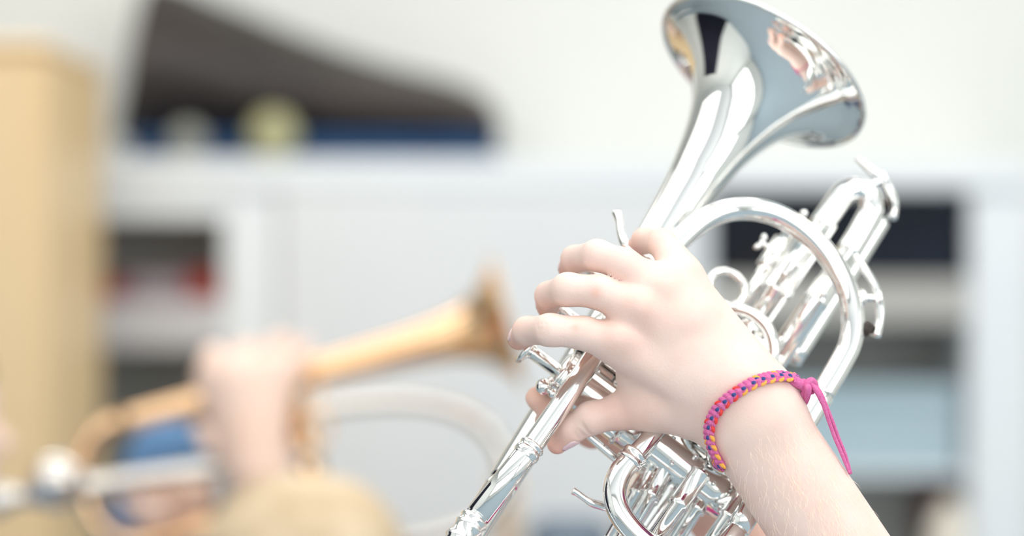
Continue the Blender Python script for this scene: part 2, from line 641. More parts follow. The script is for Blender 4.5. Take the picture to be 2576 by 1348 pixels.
# braces between lead pipe, valves and bell
def brace(a_, b_, r=1.9):
    d = unit(b_ - a_)
    L = np.linalg.norm(b_ - a_)
    return lathe(a_, d, [(0, 4.6), (1.2, 4.4), (2, 2.6), (3.5, r), (L / 2 - 1.5, r), (L / 2, r * 1.5), (L / 2 + 1.5, r), (L - 3.5, r), (L - 2, 2.6), (L - 1.2, 4.4), (L, 4.6)], 16)
sp('brace', brace(Pw(1495, 944, 4), Pw(1548, 981, 4), 2.2))
sp('brace', brace(Pw(1468, 960, 0), Pw(1530, 1004, 0), 1.7))
lu, lv = uv(1330, 1133, 20)
bu = np.dot(bell_tail + (-bax) * 20 - ORG, U)
sp('brace', brace(Cu(bu + 26, lv, 15), Cu(bu + 26, lv - 4, -17), 1.8))
# button-end ball of the water key rod below the first cap
sp('key_ball', ball(Pw(1368, 972, 8), 4.2))
sp('key_ball', ball(Pw(1392, 990, 10), 2.6))
sp('key_rod', tube([Pw(1368, 972, 8), Pw(1386, 958, 6), Pw(1412, 962, 2)], 2.0))
sp('casing_balls', join(*[ball(Cu(cu + du, cv + dv, 13.2), rr) for du, dv, rr in ((6, 52, 1.4), (-5, 58, 1.4), (8, 66, 1.5), (-8, 72, 1.3), (3, 80, 1.6), (-3, 95, 1.4))]))

# first valve slides and the tubes that leave the casings towards the player
def slide_leg(p0, p1, r, w0, w1, name='valve_slide_leg'):
    a_, b_ = Pw(*p0, w0), Pw(*p1, w1)
    d = unit(b_ - a_)
    L = np.linalg.norm(b_ - a_)
    return sp(name, lathe(a_, d, [(0, r), (L * .62, r), (L * .63, r + 1.1), (L * .66, r + 1.3), (L * .69, r + .9), (L * .97, r + .9), (L * .98, r + 1.6), (L, r + 1.6)], 22))
for p0, p1, r, w_ in (((1600, 1420), (1762, 1190), 4.4, 14), ((1650, 1432), (1800, 1200), 4.4, 0), ((1560, 1370), (1672, 1180), 4.2, 2), ((1535, 1360), (1640, 1180), 4.0, -8),
                      ((1742, 1432), (1880, 1232), 4.6, 10), ((1790, 1440), (1925, 1225), 4.6, -4)):
    slide_leg(p0, p1, r, w_, w_)
for A, B, r, wa, wb in (((1600, 1420), (1650, 1432), 4.4, 14, 0), ((1560, 1370), (1535, 1360), 4.1, 2, -8), ((1742, 1432), (1790, 1440), 4.6, 10, -4)):
    a_, b_ = Pw(*A, wa), Pw(*B, wb)
    sp('slide_crook', tube([a_, a_ - U * 6 + (b_ - a_) * .12, (a_ + b_) / 2 - U * 11, b_ - U * 6 - (b_ - a_) * .12, b_], r))
# finger ring and small hook loops by the bracelet
def ring(c, nrm, R, r, name='finger_ring', a0=0.0, a1=2 * math.pi):
    n_ = unit(nrm)
    e1 = unit(np.cross(n_, Vv + 0.1 * U))
    e2 = np.cross(n_, e1)
    ts = np.linspace(a0, a1, 33)
    return sp(name, tube([c + R * (math.cos(t) * e1 + math.sin(t) * e2) for t in ts], r, n=2, seg=12, caps=abs(a1 - a0) < 6))
sp('slide_crook', tube([Pw(1740, 1085, 6), Pw(1772, 1078, 14), Pw(1800, 1105, 18), Pw(1802, 1150, 16), Pw(1830, 1180, 10), Pw(1870, 1190, 4)], 5.0))

# ---- third valve slide pointing forward, far side
TS = -12
def rod(p0, p1, prof_, w_, name):
    """straight tube between two pixels; prof_ gives (fraction, radius)"""
    a_, b_ = Pw(*p0, w_), Pw(*p1, w_)
    L = np.linalg.norm(b_ - a_)
    return sp(name, lathe(a_, b_ - a_, [(L * t, r) for t, r in prof_], 26))
STEP = [(0, 5.2), (.38, 5.2), (.385, 6.0), (.40, 6.3), (.42, 5.9), (.60, 5.9), (.61, 6.4), (.63, 6.4), (.64, 6.0), (1, 6.0)]
rod((1862, 846), (2066, 563), STEP, TS, 'third_slide_leg')
rod((1930, 936), (2136, 632), [(0, 6.5), (.55, 6.5), (.555, 7.0), (.58, 7.2), (.60, 6.8), (.72, 6.8), (.73, 6.2), (1, 6.2)], TS, 'third_slide_leg')
bc = np.array([2150.0, 520.0])
bow3 = [(2062, 569), (2090, 530)] + [tuple(bc + 43 * (np.array([-.8, -.6]) * math.cos(t) + np.array([.6, -.8]) * math.sin(t))) for t in np.linspace(0, math.pi, 9)] + [(2160, 590), (2132, 636)]
sp('third_slide_bow', tube([Pw(*q, TS) for q in bow3], 6.7, seg=22))
sp('third_slide_tail', tube([Pw(2212, 556, TS - 18), Pw(2190, 592, TS - 18), Pw(2120, 704, TS - 18), Pw(1990, 905, TS - 18)], 6.0))
sp('slide_sleeve', lathe(Pw(1922, 672, TS - 8), U, [(0, 4.2), (.5, 5.0), (19, 5.0), (19.5, 4.4)], 22))
sp('slide_guide_tube', lathe(Pw(1850, 790, TS - 8), U, [(0, 4.2), (62, 4.2)], 20))
sp('slide_rod', tube([Pw(1914, 840, TS + 8), Pw(1975, 752, TS + 8), Pw(2050, 643, TS + 8), Pw(2100, 568, TS + 8)], 1.5))
sp('slide_rod_collar', lathe(Pw(1975, 752, TS + 8), U, [(0, 1.5), (.5, 2.6), (5, 2.6), (5.5, 1.5)], 16))
for q in ((2022, 536), (2072, 740)):
    sp('solder_bead', ball(Pw(*q, TS + 9), 2.2))
# thumbscrew of the slide clamp
ts_c = Pw(1914, 609, TS - 6)
ts_d = unit(Pw(1940, 628, TS - 6) - ts_c)
sp('thumbscrew', join(lathe(ts_c, ts_d, [(0, 1.4), (7, 1.4)], 12),
    tube([ts_c - U * 5 - ts_d * 1, ts_c - U * 3, ts_c, ts_c + U * 3, ts_c + U * 5 - ts_d * 1], [1.2, 2.4, 1.1, 2.4, 1.2], flat=0.7)))
# finger ring on the third slide and the second valve crook that points at the viewer
ring(Pw(1830, 724, -6), W + U * 0.2, 10.0, 2.3, 'finger_ring')
sp('second_slide_crook', tube([Pw(1800, 800, -2), Pw(1838, 778, 6), Pw(1886, 786, 10), Pw(1928, 822, 12), Pw(1946, 876, 12), Pw(1930, 930, 8), Pw(1890, 965, 2)], 3.4, seg=18))
sp('second_slide_sleeve', lathe(Pw(1874, 880, -12), W, [(0, 12), (1, 13.2), (15, 13.2), (16, 12.2), (15.6, 11.4), (2, 11.0)], 30))

# ---- water keys
wk = empty
def water_key(pts, ws, pad, padw, post):
    q = [Pw(*p, w_) for p, w_ in zip(pts, ws)]
    k = sp('water_key', tube(q, [1.6, 2.3, 2.2, 2.6, 2.2, 3.0][:len(q)], seg=12, flat=1.0))
    c = Pw(*pad, padw)
    sp('key_cork', lathe(c, -unit(c - Pw(*pad, padw) + Vv), [(0, 3.6), (3, 3.8), (4.5, 3.4)], 16), M_CORK, parent=k, label='dark cork pad')
    a_, b_ = Pw(*post[0], padw), Pw(*post[1], padw)
    sp('key_post', brace(a_, b_, 1.6), parent=k)
    sp('key_spring', tube([a_ + U * (4 * math.cos(t)) * .7 + Vv * (2.4 * math.sin(t)) + W * (t * .7 - 3) for t in np.linspace(0, 9, 24)], .55, n=2, seg=6), parent=k)
    return k
water_key([(2150, 640), (2172, 672), (2200, 716), (2213, 772), (2212, 815), (2202, 845)], [20] * 6, (2190, 832), 20, ((2166, 748), (2212, 752)))
water_key([(2155, 396), (2186, 424), (2220, 450), (2244, 492), (2250, 525), (2243, 548)], [TS, TS, TS, TS, TS, TS], (2228, 520), TS, ((2178, 470), (2225, 452)))

# ---- finger hook on the lead pipe, and the small lever tip under the tuning bow
sp('finger_hook', tube([Pw(1551, 534, 16), Pw(1558, 556, 18), Pw(1563, 590, 20), Pw(1574, 616, 22), Pw(1598, 634, 22), Pw(1628, 648, 21), Pw(1652, 662, 20)], [2.4, 2.0, 2.1, 2.4, 2.6, 2.8, 3.2], seg=14, flat=1.0))
sp('hook_foot', ball(Pw(1640, 668, 24), 3.6))
sp('lever_tip', tube([Pw(1441, 1234, 2), Pw(1452, 1240, 2), Pw(1472, 1254, 2), Pw(1492, 1266, 2), Pw(1530, 1276, 2)], [2.0, 1.7, 1.6, 2.0, 2.2], seg=12))
# cross stay seen below the thumb
sp('cross_stay', tube([Pw(1478, 1092, -4), Pw(1512, 1122, -4), Pw(1560, 1162, -4)], 2.2))

# ================================================================== CORNET PLAYER
arm = Body()
def cp(p0, d0, p1, d1, r0, r1, k=6.0):
    return (px(*p0, d0), px(*p1, d1), r0, r1, k)

# forearm: two bones side by side give the flat section
FA0, FA1 = (1897, 1068), (2440, 1885)
nrm = np.array([0.833, -0.553])
for off, r in ((-35, 18.2), (34, 18.2)):
    a_ = (FA0[0] + nrm[0] * off, FA0[1] + nrm[1] * off)
    m_ = (2090 + nrm[0] * off, 1358 + nrm[1] * off)
    b_ = (FA1[0] + nrm[0] * off * 1.1, FA1[1] + nrm[1] * off * 1.1)
    arm.base.append((px(*a_, 1187), px(*b_, 1203), r, r * 1.05, 14))
# wrist and back of the hand
arm.base += [
    cp((1915, 1040), 1187, (1850, 960), 1183, 19.5, 17, 10),
    cp((1880, 1060), 1190, (1560, 868), 1181, 17.0, 9.5, 9),     # index metacarpal
    cp((1880, 1030), 1187, (1606, 782), 1180, 16.0, 10.0, 9),    # middle
    cp((1900, 1005), 1188, (1662, 728), 1184, 14.5, 9.6, 9),     # ring
    cp((1925, 990), 1190, (1716, 694), 1194, 13.5, 9.0, 9),      # little
    cp((1800, 1000), 1195, (1640, 840), 1194, 13, 11, 10),       # palm
    cp((1840, 1058), 1192, (1720, 1020), 1196, 16, 13.5, 9),     # thumb root
    cp((1720, 1020), 1196, (1630, 1012), 1197, 13.5, 12.0, 8),
    cp((1640, 1000), 1196, (1600, 940), 1194, 11.0, 10.0, 9),    # web
]
# knuckle bumps and tendons
arm.base += [
    cp((1570, 850), 1173, (1560, 850), 1173, 5.2, 5.2, 7),
    cp((1618, 772), 1172, (1610, 770), 1172, 5.6, 5.6, 7),
    cp((1672, 722), 1176, (1665, 718), 1176, 5.0, 5.0, 7),
    cp((1740, 790), 1184, (1692, 708), 1188, 10.0, 8.8, 8),
    cp((1690, 800), 1180, (1636, 752), 1183, 10.0, 8.8, 8),
]
def finger(*pts):
    return [(px(*a[:3]), px(*b[:3]), a[3], b[3], 5.0) for a, b in zip(pts[:-1], pts[1:])]
arm.limbs = [
    finger((1565, 868, 1182, 9.8), (1470, 838, 1179, 7.9), (1384, 830, 1180, 7.7), (1326, 832, 1196, 6.8), (1306, 852, 1210, 5.7)),
    finger((1608, 780, 1181, 10.0), (1510, 735, 1180, 8.2), (1428, 728, 1184, 7.9), (1382, 744, 1204, 6.9), (1378, 772, 1219, 5.8)),
    finger((1664, 728, 1186, 9.6), (1570, 666, 1184, 7.9), (1502, 642, 1190, 7.5), (1446, 652, 1212, 6.6), (1432, 678, 1226, 5.6)),
    finger((1716, 694, 1194, 9.0), (1690, 646, 1197, 7.4), (1665, 612, 1203, 7.0), (1622, 605, 1222, 6.2), (1606, 618, 1232, 5.4)),
    finger((1640, 1015, 1197, 11.6), (1560, 1035, 1199, 8.7), (1486, 1052, 1200, 8.0), (1432, 1082, 1203, 7.2), (1402, 1116, 1206, 5.3)),
]
for L in arm.limbs:
    for i in range(1, len(L)):
        L[i] = (*L[i][:4], 3.0)
    L[0] = (*L[0][:4], 8.0)
# creases: thumb joint, wrist folds
def crease(pts, d, r=.55, k=1.6):
    """thin grooves; d from the body surface"""
    out = []
    prev = None
    for p in pts:
        q = hit(p[0], p[1])
        if q is None:
            prev = None
            continue
        if prev is not None:
            out.append((prev, q, r, r, k))
        prev = q
    return out
def hit(x, y, body=None, d0=1120.0, d1=1300.0):
    body = body or arm
    r = px(x, y, 1.0)
    t = d0
    for _ in range(90):
        s = float(body.at((r * t)[None, :])[0])
        if s < 0.02:
            return r * t
        t += max(s * 0.8, 0.02)
        if t > d1:
            return None
    return None
cuts = []
cuts += crease([(1492, 1108), (1484, 1094), (1470, 1078), (1462, 1066)], 0, .5)
cuts += crease([(1480, 1112), (1470, 1098), (1458, 1084)], 0, .5)
cuts += crease([(1466, 1118), (1456, 1102), (1446, 1090)], 0, .4)
for cx, cy in ((1352, 806), (1362, 808), (1372, 806)):
    cuts += crease([(cx, cy + 6), (cx + 2, cy + 22), (cx + 4, cy + 40)], 0, .25, 1.2)
arm.cuts = cuts

lo = np.minimum(px(1265, 1560, 1150), px(1265, 1560, 1250)); hi = np.maximum(px(2420, 560, 1150), px(2420, 560, 1250))
lo[2], hi[2] = 1146, 1250
aV, aF = arm.mesh(lo, hi, 1.0)

# left hand, behind the valves, fingers round the casings
lh = Body()
def lc(a_, b_, ra, rb, k=7.0):
    return (np.asarray(a_, float), np.asarray(b_, float), ra, rb, k)
wr = px(1900, 1500, 1330)
def L3(x, y, w_):
    return Pw(x, y, w_)
lh.base = [
    lc(L3(1905, 1420, -72), L3(1800, 1250, -62), 21, 20, 10),
    lc(L3(1800, 1250, -62), L3(1640, 1060, -52), 17, 13, 9),
    lc(L3(1820, 1220, -60), L3(1700, 1000, -52), 17, 13, 9),
    lc(L3(1840, 1230, -60), L3(1740, 960, -52), 16, 12, 9),
    lc(L3(1800, 1260, -60), L3(1560, 1090, -48), 15, 11, 9),
]
def lfing(pts, rs):
    return [lc(a_, b_, ra, rb, 3.5) for a_, b_, ra, rb in zip(pts[:-1], pts[1:], rs[:-1], rs[1:])]
lh.limbs = [
    lfing([L3(1640, 1060, -52), L3(1490, 1085, -48), L3(1425, 1060, -32), L3(1388, 1030, -12), L3(1352, 1001, -9)], [10, 8.4, 7.6, 7.2, 6.2]),
    lfing([L3(1560, 1090, -48), L3(1500, 1060, -44), L3(1440, 1040, -44)], [10, 8, 6.5]),
    lfing([L3(1700, 1000, -52), L3(1560, 900, -46), L3(1530, 905, -30), L3(1536, 935, -18)], [10, 8, 7, 6]),
    lfing([L3(1740, 960, -52), L3(1640, 870, -44), L3(1600, 850, -30)], [10, 8, 6.5]),
]
b0 = np.array([p[0] for p in lh.base] + [p[1] for p in lh.base])
lV, lF = lh.mesh(np.array([b0[:, 0].min() - 90, b0[:, 1].min() - 26, b0[:, 2].min() - 60]), np.array([b0[:, 0].max() + 24, b0[:, 1].max() + 60, b0[:, 2].max() + 30]), 2.0)

# the rest of the child, seated below the picture
def seated(head_c, facing, sh_half, scale=1.0, lean=None):
    """coarse body in world metres*1000 with z up; returns dict of capsule lists"""
    h = np.asarray(head_c, float)
    f = unit(facing)
    r = np.array([f[1], -f[0], 0.0])
    up = np.array([0, 0, 1.0])
    neck = h - up * 118 * scale - f * 18
    hip = np.array([neck[0], neck[1], 470.0]) - f * 40
    sR, sL = neck - up * 55 + r * sh_half, neck - up * 55 - r * sh_half
    return dict(h=h, f=f, r=r, up=up, neck=neck, hip=hip, sR=sR, sL=sL)

def wm(p):
    """close-up mm (x, y, d) -> world mm (x, y, z up)"""
    p = np.asarray(p, float)
    return np.array([p[0], p[2], 1000 * CAMZ + p[1]])

def head_prims(S):
    h, f, r, up = S['h'], S['f'], S['r'], S['up']
    P = [lc(h + up * 22 - f * 12, h + up * 20 + f * 10, 76, 72, 20),
         lc(h - up * 42 + f * 30, h - up * 30 + f * 14, 48, 56, 25),
         lc(h - up * 70 + f * 46, h - up * 60 + f * 36, 24, 30, 20),
         lc(h - up * 4 + f * 78, h - up * 22 + f * 92, 7, 10, 10),
         lc(h - up * 48 + f * 78 - r * 14, h - up * 48 + f * 78 + r * 14, 6, 6, 8),
         lc(h - up * 8 + r * 74, h - up * 24 + r * 70, 13, 9, 5),
         lc(h - up * 8 - r * 74, h - up * 24 - r * 70, 13, 9, 5),
         lc(h - up * 30 - f * 10, S['neck'] - up * 40, 42, 44, 20)]
    cutters = [lc(h + up * 2 + f * 84 + r * s * 30, h + up * 2 + f * 84 + r * s * 34, 11, 11, 10) for s in (-1, 1)]
    return P, cutters

def hair_prims(S, length=40):
    h, f, r, up = S['h'], S['f'], S['r'], S['up']
    P = [lc(h + up * 32 - f * 20, h + up * 34 + f * 2, 84, 78, 20),
         lc(h - up * 10 - f * 40, h + up * 10 - f * 30, 70, 78, 25)]
    for s in (-1, 1):
        P.append(lc(h + up * 20 + r * s * 50 - f * 15, h - up * length + r * s * 58 - f * 30, 36, 26, 20))
    return P

def body_mesh(prims, res, limbs=None, cuts=None):
    b = Body()
    b.base = prims
    b.limbs = limbs or []
    b.cuts = cuts or []
    allp = prims + [p for L in b.limbs for p in L]
    lo = np.min([np.minimum(p[0], p[1]) - max(p[2], p[3]) - 8 for p in allp], axis=0)
    hi = np.max([np.maximum(p[0], p[1]) + max(p[2], p[3]) + 8 for p in allp], axis=0)
    return b.mesh(lo, hi, res)

def eyes(S, parent):
    for s in (-1, 1):
        c = (S['h'] + S['up'] * 2 + S['f'] * 65 + S['r'] * s * 30) / 1000
        v, fa = lathe(np.zeros(3), S['f'], [(-.011 * math.cos(t), .011 * math.sin(t)) for t in np.linspace(.05, 3.09, 9)], 16)
        e = mesh_obj('eye', v + c, fa, M_EYE, parent, world_space=True)
        v, fa = lathe(c + S['f'] * .0102, S['f'], [(0, .0048), (.0008, .0044), (.0011, .002)], 16)
        mesh_obj('iris', v, fa, M_IRIS, e, world_space=True)

def to_world(V):
    return np.asarray(V) / 1000

M_EYE = material('eye_white', (0.8, 0.8, 0.78), 0.15, 0, noise=(30, (0.75, 0.75, 0.74)))
M_IRIS = material('brown_iris', (0.05, 0.03, 0.02), 0.2, 0, noise=(200, (0.09, 0.05, 0.03)))
M_HAIR_DARK = material('light_brown_hair', (0.28, 0.17, 0.09), 0.5, 0, noise=(60, (0.36, 0.23, 0.13)), bump=(300, 0.6))
M_HAIR_BLOND = material('dark_blond_hair', (0.50, 0.37, 0.22), 0.5, 0, noise=(14, (0.72, 0.57, 0.39)), bump=(300, 0.6))
M_MAGENTA = material('magenta_jersey', (0.55, 0.06, 0.22), 0.85, 0, noise=(400, (0.60, 0.08, 0.28)), bump=(800, .3))
M_BLUE = material('blue_jersey', (0.11, 0.25, 0.48), 0.85, 0, noise=(300, (0.14, 0.30, 0.55)), bump=(800, .3))
M_TAN = material('tan_jersey', (0.46, 0.33, 0.19), 0.85, 0, noise=(300, (0.50, 0.37, 0.22)), bump=(800, .3))
M_DENIM = material('dark_denim', (0.04, 0.06, 0.12), 0.85, 0, noise=(500, (0.07, 0.09, 0.16)), bump=(800, .3))

def clothes(S, person, shirt_mat, sleeves, name='shirt', legs=None):
    f, r, up, neck, hip = S['f'], S['r'], S['up'], S['neck'], S['hip']
    P = []
    for s in (-1, 1):
        sh = S['sR'] if s > 0 else S['sL']
        P.append(lc(sh, neck - up * 40, 50, 52, 25))
        P.append(lc(sh - r * s * 20 - up * 30, hip + r * s * 50 + up * 20, 72, 84, 30))
    for a_, b_, ra, rb in sleeves:
        P.append(lc(a_, b_, ra, rb, 18))
    V, F = body_mesh(P, 8)
    mesh_obj(name, to_world(V), F, shirt_mat, person, world_space=True)
    T = []
    if legs is not None:
        f = unit(legs); r = np.array([f[1], -f[0], 0.0])
    for s in (-1, 1):
        k = hip + r * s * 85 + f * 330 + up * 15
        T.append(lc(hip + r * s * 55, k, 82, 62, 25))
        T.append(lc(k, np.array([k[0], k[1], 70.0]), 60, 42, 20))
        T.append(lc(np.array([k[0], k[1], 48.0]), np.array([k[0], k[1], 42.0]) + f * 110, 40, 34, 20))
    V, F = body_mesh(T, 10)
    mesh_obj('trousers', to_world(V), F, M_DENIM, person, world_space=True)

def stool(hip, label):
    c = np.array([hip[0], hip[1], 0]) / 1000
    s = empty('stool', c.tolist(), label, 'stool')
    zt = 0.385
    wbox('seat', c + np.array([-.19, -.19, zt - .035]), c + np.array([.19, .19, zt]), M_BIRCH, s, bev=.008)
    for sx in (-1, 1):
        for sy in (-1, 1):
            v, fa = lathe(c + np.array([sx * .15, sy * .15, 0]), np.array([0, 0, 1.0]), [(0, .014), (zt - .03, .018)], 12)
            mesh_obj('leg', v, fa, M_NICKEL, s, world_space=True)
    return s

# ---- assemble the cornet player
S1 = seated((-70, 1430, 905), (0.55, 0.83, 0), 120)
hp, hc = head_prims(S1)
elbow = wm(px(*FA1, 1203))
rest = hp + [lc(elbow, S1['sR'], 30, 36, 14), lc(wm(px(2200, 1530, 1199)), elbow, 22, 27, 14)]
lw = wm(L3(1905, 1420, -72))
lelb = S1['sL'] + np.array([60, -10, -190])
rest += [lc(lw, lelb, 21, 30, 14), lc(lelb, S1['sL'], 30, 36, 14)]
rV, rF = body_mesh(rest, 6, cuts=hc)
AV = np.concatenate([w3(aV), w3(lV), to_world(rV)])
AF = np.concatenate([aF, lF + len(aV), rF + len(aV) + len(lV)])
player = mesh_obj('person', AV, AF, M_SKIN, label='person with bare forearm and pink braided bracelet pressing the silver cornet valves', cat='person', world_space=True)

# natural reddening of fingertips, knuckles and finger undersides
tint = np.ones((len(AV), 4))
red = np.zeros(len(aV))
for q, rad, s in [((1306, 858, 1212), 15, .8), ((1378, 778, 1220), 16, .9), ((1432, 684, 1228), 15, .8), ((1608, 622, 1232), 14, .9), ((1402, 1122, 1206), 13, .8),
                  ((1570, 850, 1170), 14, .22), ((1620, 776, 1170), 14, .22), ((1590, 1070, 1190), 22, .3), ((1500, 735, 1172), 3, .5), ((1448, 825, 1172), 2, .5), ((1745, 752, 1172), 1.6, .6), ((1600, 930, 1172), 1.2, .6)]:
    dd = np.linalg.norm(aV - px(*q), axis=1)
    red = np.maximum(red, s * np.exp(-(dd / rad) ** 2))
tint[:len(aV), 1] = 1 - .36 * red
tint[:len(aV), 2] = 1 - .46 * red
tint[:len(aV), 0] = 1 - .02 * red
tint[len(aV):len(aV) + len(lV), 1] = .84
tint[len(aV):len(aV) + len(lV), 2] = .77
ca = player.data.color_attributes.new('tint', 'FLOAT_COLOR', 'POINT')
ca.data.foreach_set('color', tint.ravel())

V_, F_ = body_mesh(hair_prims(S1), 6)
mesh_obj('hair', to_world(V_), F_, M_HAIR_DARK, player, world_space=True)
eyes(S1, player)
sl = [(S1['sR'], S1['sR'] + (elbow - S1['sR']) * .45, 52, 50), (S1['sL'], lelb, 50, 44), (lelb, lw + (lelb - lw) * .22, 42, 31)]
clothes(S1, player, M_MAGENTA, sl)
stool(S1['hip'], 'birch stool under the cornet player')

# ---- fingernails
def grad(p, body=None, e=.3):
    body = body or arm
    q = np.array([p + np.array([e, 0, 0]), p - np.array([e, 0, 0]), p + np.array([0, e, 0]), p - np.array([0, e, 0]), p + np.array([0, 0, e]), p - np.array([0, 0, e])])
    s = body.at(q)
    return unit(np.array([s[0] - s[1], s[2] - s[3], s[4] - s[5]]))
def project(p, body=None, it=8):
    body = body or arm
    for _ in range(it):
        s = float(body.at(p[None, :])[0])
        p = p - grad(p, body) * s
    return p
def nail(c, along, out, L, Wd, body):
    """curved plate: length L, width Wd"""
    along = unit(along); out = unit(out - along * np.dot(out, along)); side = np.cross(along, out)
    V = []; F = []
    n, m = 9, 9
    for layer in (0, 1):
        for i in range(n):
            for j in range(m):
                s = -1 + 2 * i / (n - 1); t = -1 + 2 * j / (m - 1)
                wfac = math.sqrt(max(0.08, 1 - abs(s) ** 3 * .8))
                q = project(c + along * s * L / 2 + side * t * Wd / 2 * wfac - out * .2 * t * t * Wd / 2, body, 4)
                edge = max(abs(s), abs(t))
                V.append(q + grad(q, body) * ((.42 - .3 * edge ** 4) if layer == 0 else -.5))
    def id_(l, i, j): return l * n * m + i * m + j
    for i in range(n - 1):
        for j in range(m - 1):
            F.append([id_(0, i, j), id_(0, i + 1, j), id_(0, i + 1, j + 1), id_(0, i, j + 1)])
            F.append([id_(1, i, j), id_(1, i, j + 1), id_(1, i + 1, j + 1), id_(1, i + 1, j)])
    for i in range(n - 1):
        for j in (0, m - 1):
            F.append([id_(0, i, j), id_(1, i, j), id_(1, i + 1, j), id_(0, i + 1, j)])
    for j in range(m - 1):
        for i in (0, n - 1):
            F.append([id_(0, i, j), id_(0, i, j + 1), id_(1, i, j + 1), id_(1, i, j)])
    o = mesh_obj('fingernail', np.array(V), F, M_NAIL, player, label='pink fingernail')
    fix_normals(o)
    return o
for limb, spot, along, outd, L_, W_ in (
        (4, px(1412, 1105, 1205), px(1402, 1116, 1206) - px(1432, 1082, 1203), np.array([.62, -.42, -.5]), 9.5, 7.2),
        (0, px(1311, 846, 1206), px(1306, 852, 1210) - px(1326, 832, 1196), np.array([-1, .22, .12]), 8.0, 7.6),
        (1, px(1379, 766, 1215), px(1378, 772, 1219) - px(1382, 744, 1204), np.array([-1, .22, .2]), 8.0, 7.6),
        (2, px(1436, 670, 1222), px(1432, 678, 1226) - px(1446, 652, 1212), np.array([-1, .22, .2]), 8.0, 7.2)):
    s = project(spot + unit(outd) * 7)
    tipb = Body(); tipb.base = arm.limbs[limb][-2:]
    nail(s + grad(s) * .3, along, grad(s), L_, W_, tipb)

# ---- fine hairs on the forearm
M_HAIR_ARM = hair_strand('fine_blond_hair', (0.60, 0.54, 0.48))
hV = []; hF = []
axis_u = unit(px(2090, 1358, 1192) - px(1897, 1068, 1187))
cnt = 0
tries = 0
while cnt < 620 and tries < 1500:
    tries += 1
    tt = rng.random() ** .8
    off = rng.uniform(-1, 1)
    x = 1915 + 200 * tt + nrm[0] * off * 125
    y = 1095 + 290 * tt + nrm[1] * off * 125
    if y > 1400:
        continue
    if rng.random() > .35 + .65 * (off > -.1):
        continue
    p = hit(x, y)
    if p is None:
        continue
    n_ = grad(p)
    flow = unit(axis_u * rng.uniform(.6, 1.0) + px(1, 0, 0) * 0 + np.array([nrm[0], -nrm[1], 0]) * rng.uniform(-.75, .1))
    side = np.cross(n_, flow)
    Ln = rng.uniform(4, 9.5)
    pts = []
    bend = rng.uniform(-.35, .35)
    for i in range(5):
        s = i / 4
        pts.append(p + flow * Ln * s + side * bend * Ln * s * s + n_ * (0.1 + .9 * math.sin(s * 2.2) * rng.uniform(.5, .9)))
    pts = np.array(pts)
    b0_ = len(hV)
    for i, q in enumerate(pts):
        rw = .05 * (1 - .75 * i / 4)
        t_ = unit(pts[min(i + 1, 4)] - pts[max(i - 1, 0)])
        e1 = unit(np.cross(t_, n_)); e2 = np.cross(t_, e1)
        for j in range(3):
            an = 2 * math.pi * j / 3
            hV.append(q + rw * (math.cos(an) * e1 + math.sin(an) * e2))
    for i in range(4):
        for j in range(3):
            k = (j + 1) % 3
            hF.append([b0_ + i * 3 + j, b0_ + i * 3 + k, b0_ + (i + 1) * 3 + k, b0_ + (i + 1) * 3 + j])
    cnt += 1
mesh_obj('arm_hair', np.array(hV), hF, M_HAIR_ARM, player, kind='stuff', label='fine blond arm hair')

# ================================================================== BRAIDED BRACELET
M_PINK = material('pink_thread', (0.70, 0.13, 0.36), 0.8, 0, noise=(900, (0.78, 0.20, 0.44)), bump=(2500, .5))
M_NAVY = material('navy_thread', (0.03, 0.05, 0.22), 0.75, 0, noise=(900, (0.05, 0.10, 0.30)), bump=(2500, .5))
M_ORANGE = material('orange_thread', (0.95, 0.42, 0.06), 0.8, 0, noise=(900, (0.98, 0.50, 0.10)), bump=(2500, .5))
M_RED = material('red_thread', (0.85, 0.04, 0.05), 0.8, 0, noise=(900, (0.90, 0.08, 0.06)), bump=(2500, .5))
pathpx = [(1823, 1168), (1806, 1140), (1793, 1108), (1790, 1072), (1800, 1040), (1822, 1010), (1852, 986), (1888, 966), (1925, 955), (1962, 952), (1990, 958)]
front_pts = []
for q in pathpx:
    h_ = hit(*q)
    if h_ is None:
        # just outside the silhouette: slide onto the side of the wrist
        h_ = project(px(*q, 1186))
    front_pts.append(h_)
wc = px(1905, 1060, 1188)
def out_n(p):
    return grad(p)
fp = [p + out_n(p) * 1.6 for p in front_pts]
# the far half closes round the wrist
a_, b_ = front_pts[-1], front_pts[0]
back = []
for s in np.linspace(.12, .88, 7):
    q = a_ * (1 - s) + b_ * s + np.array([0, 0, 1.0]) * 40 * math.sin(math.pi * s)
    q = project(q)
    back.append(q + out_n(q) * 1.8)
loop = catmull(fp + back + [fp[0]], 16)
bl = empty('bracelet', w3(px(1900, 1090, 1188)).tolist(), 'pink, orange and navy braided thread bracelet tied round the wrist', 'bracelet')
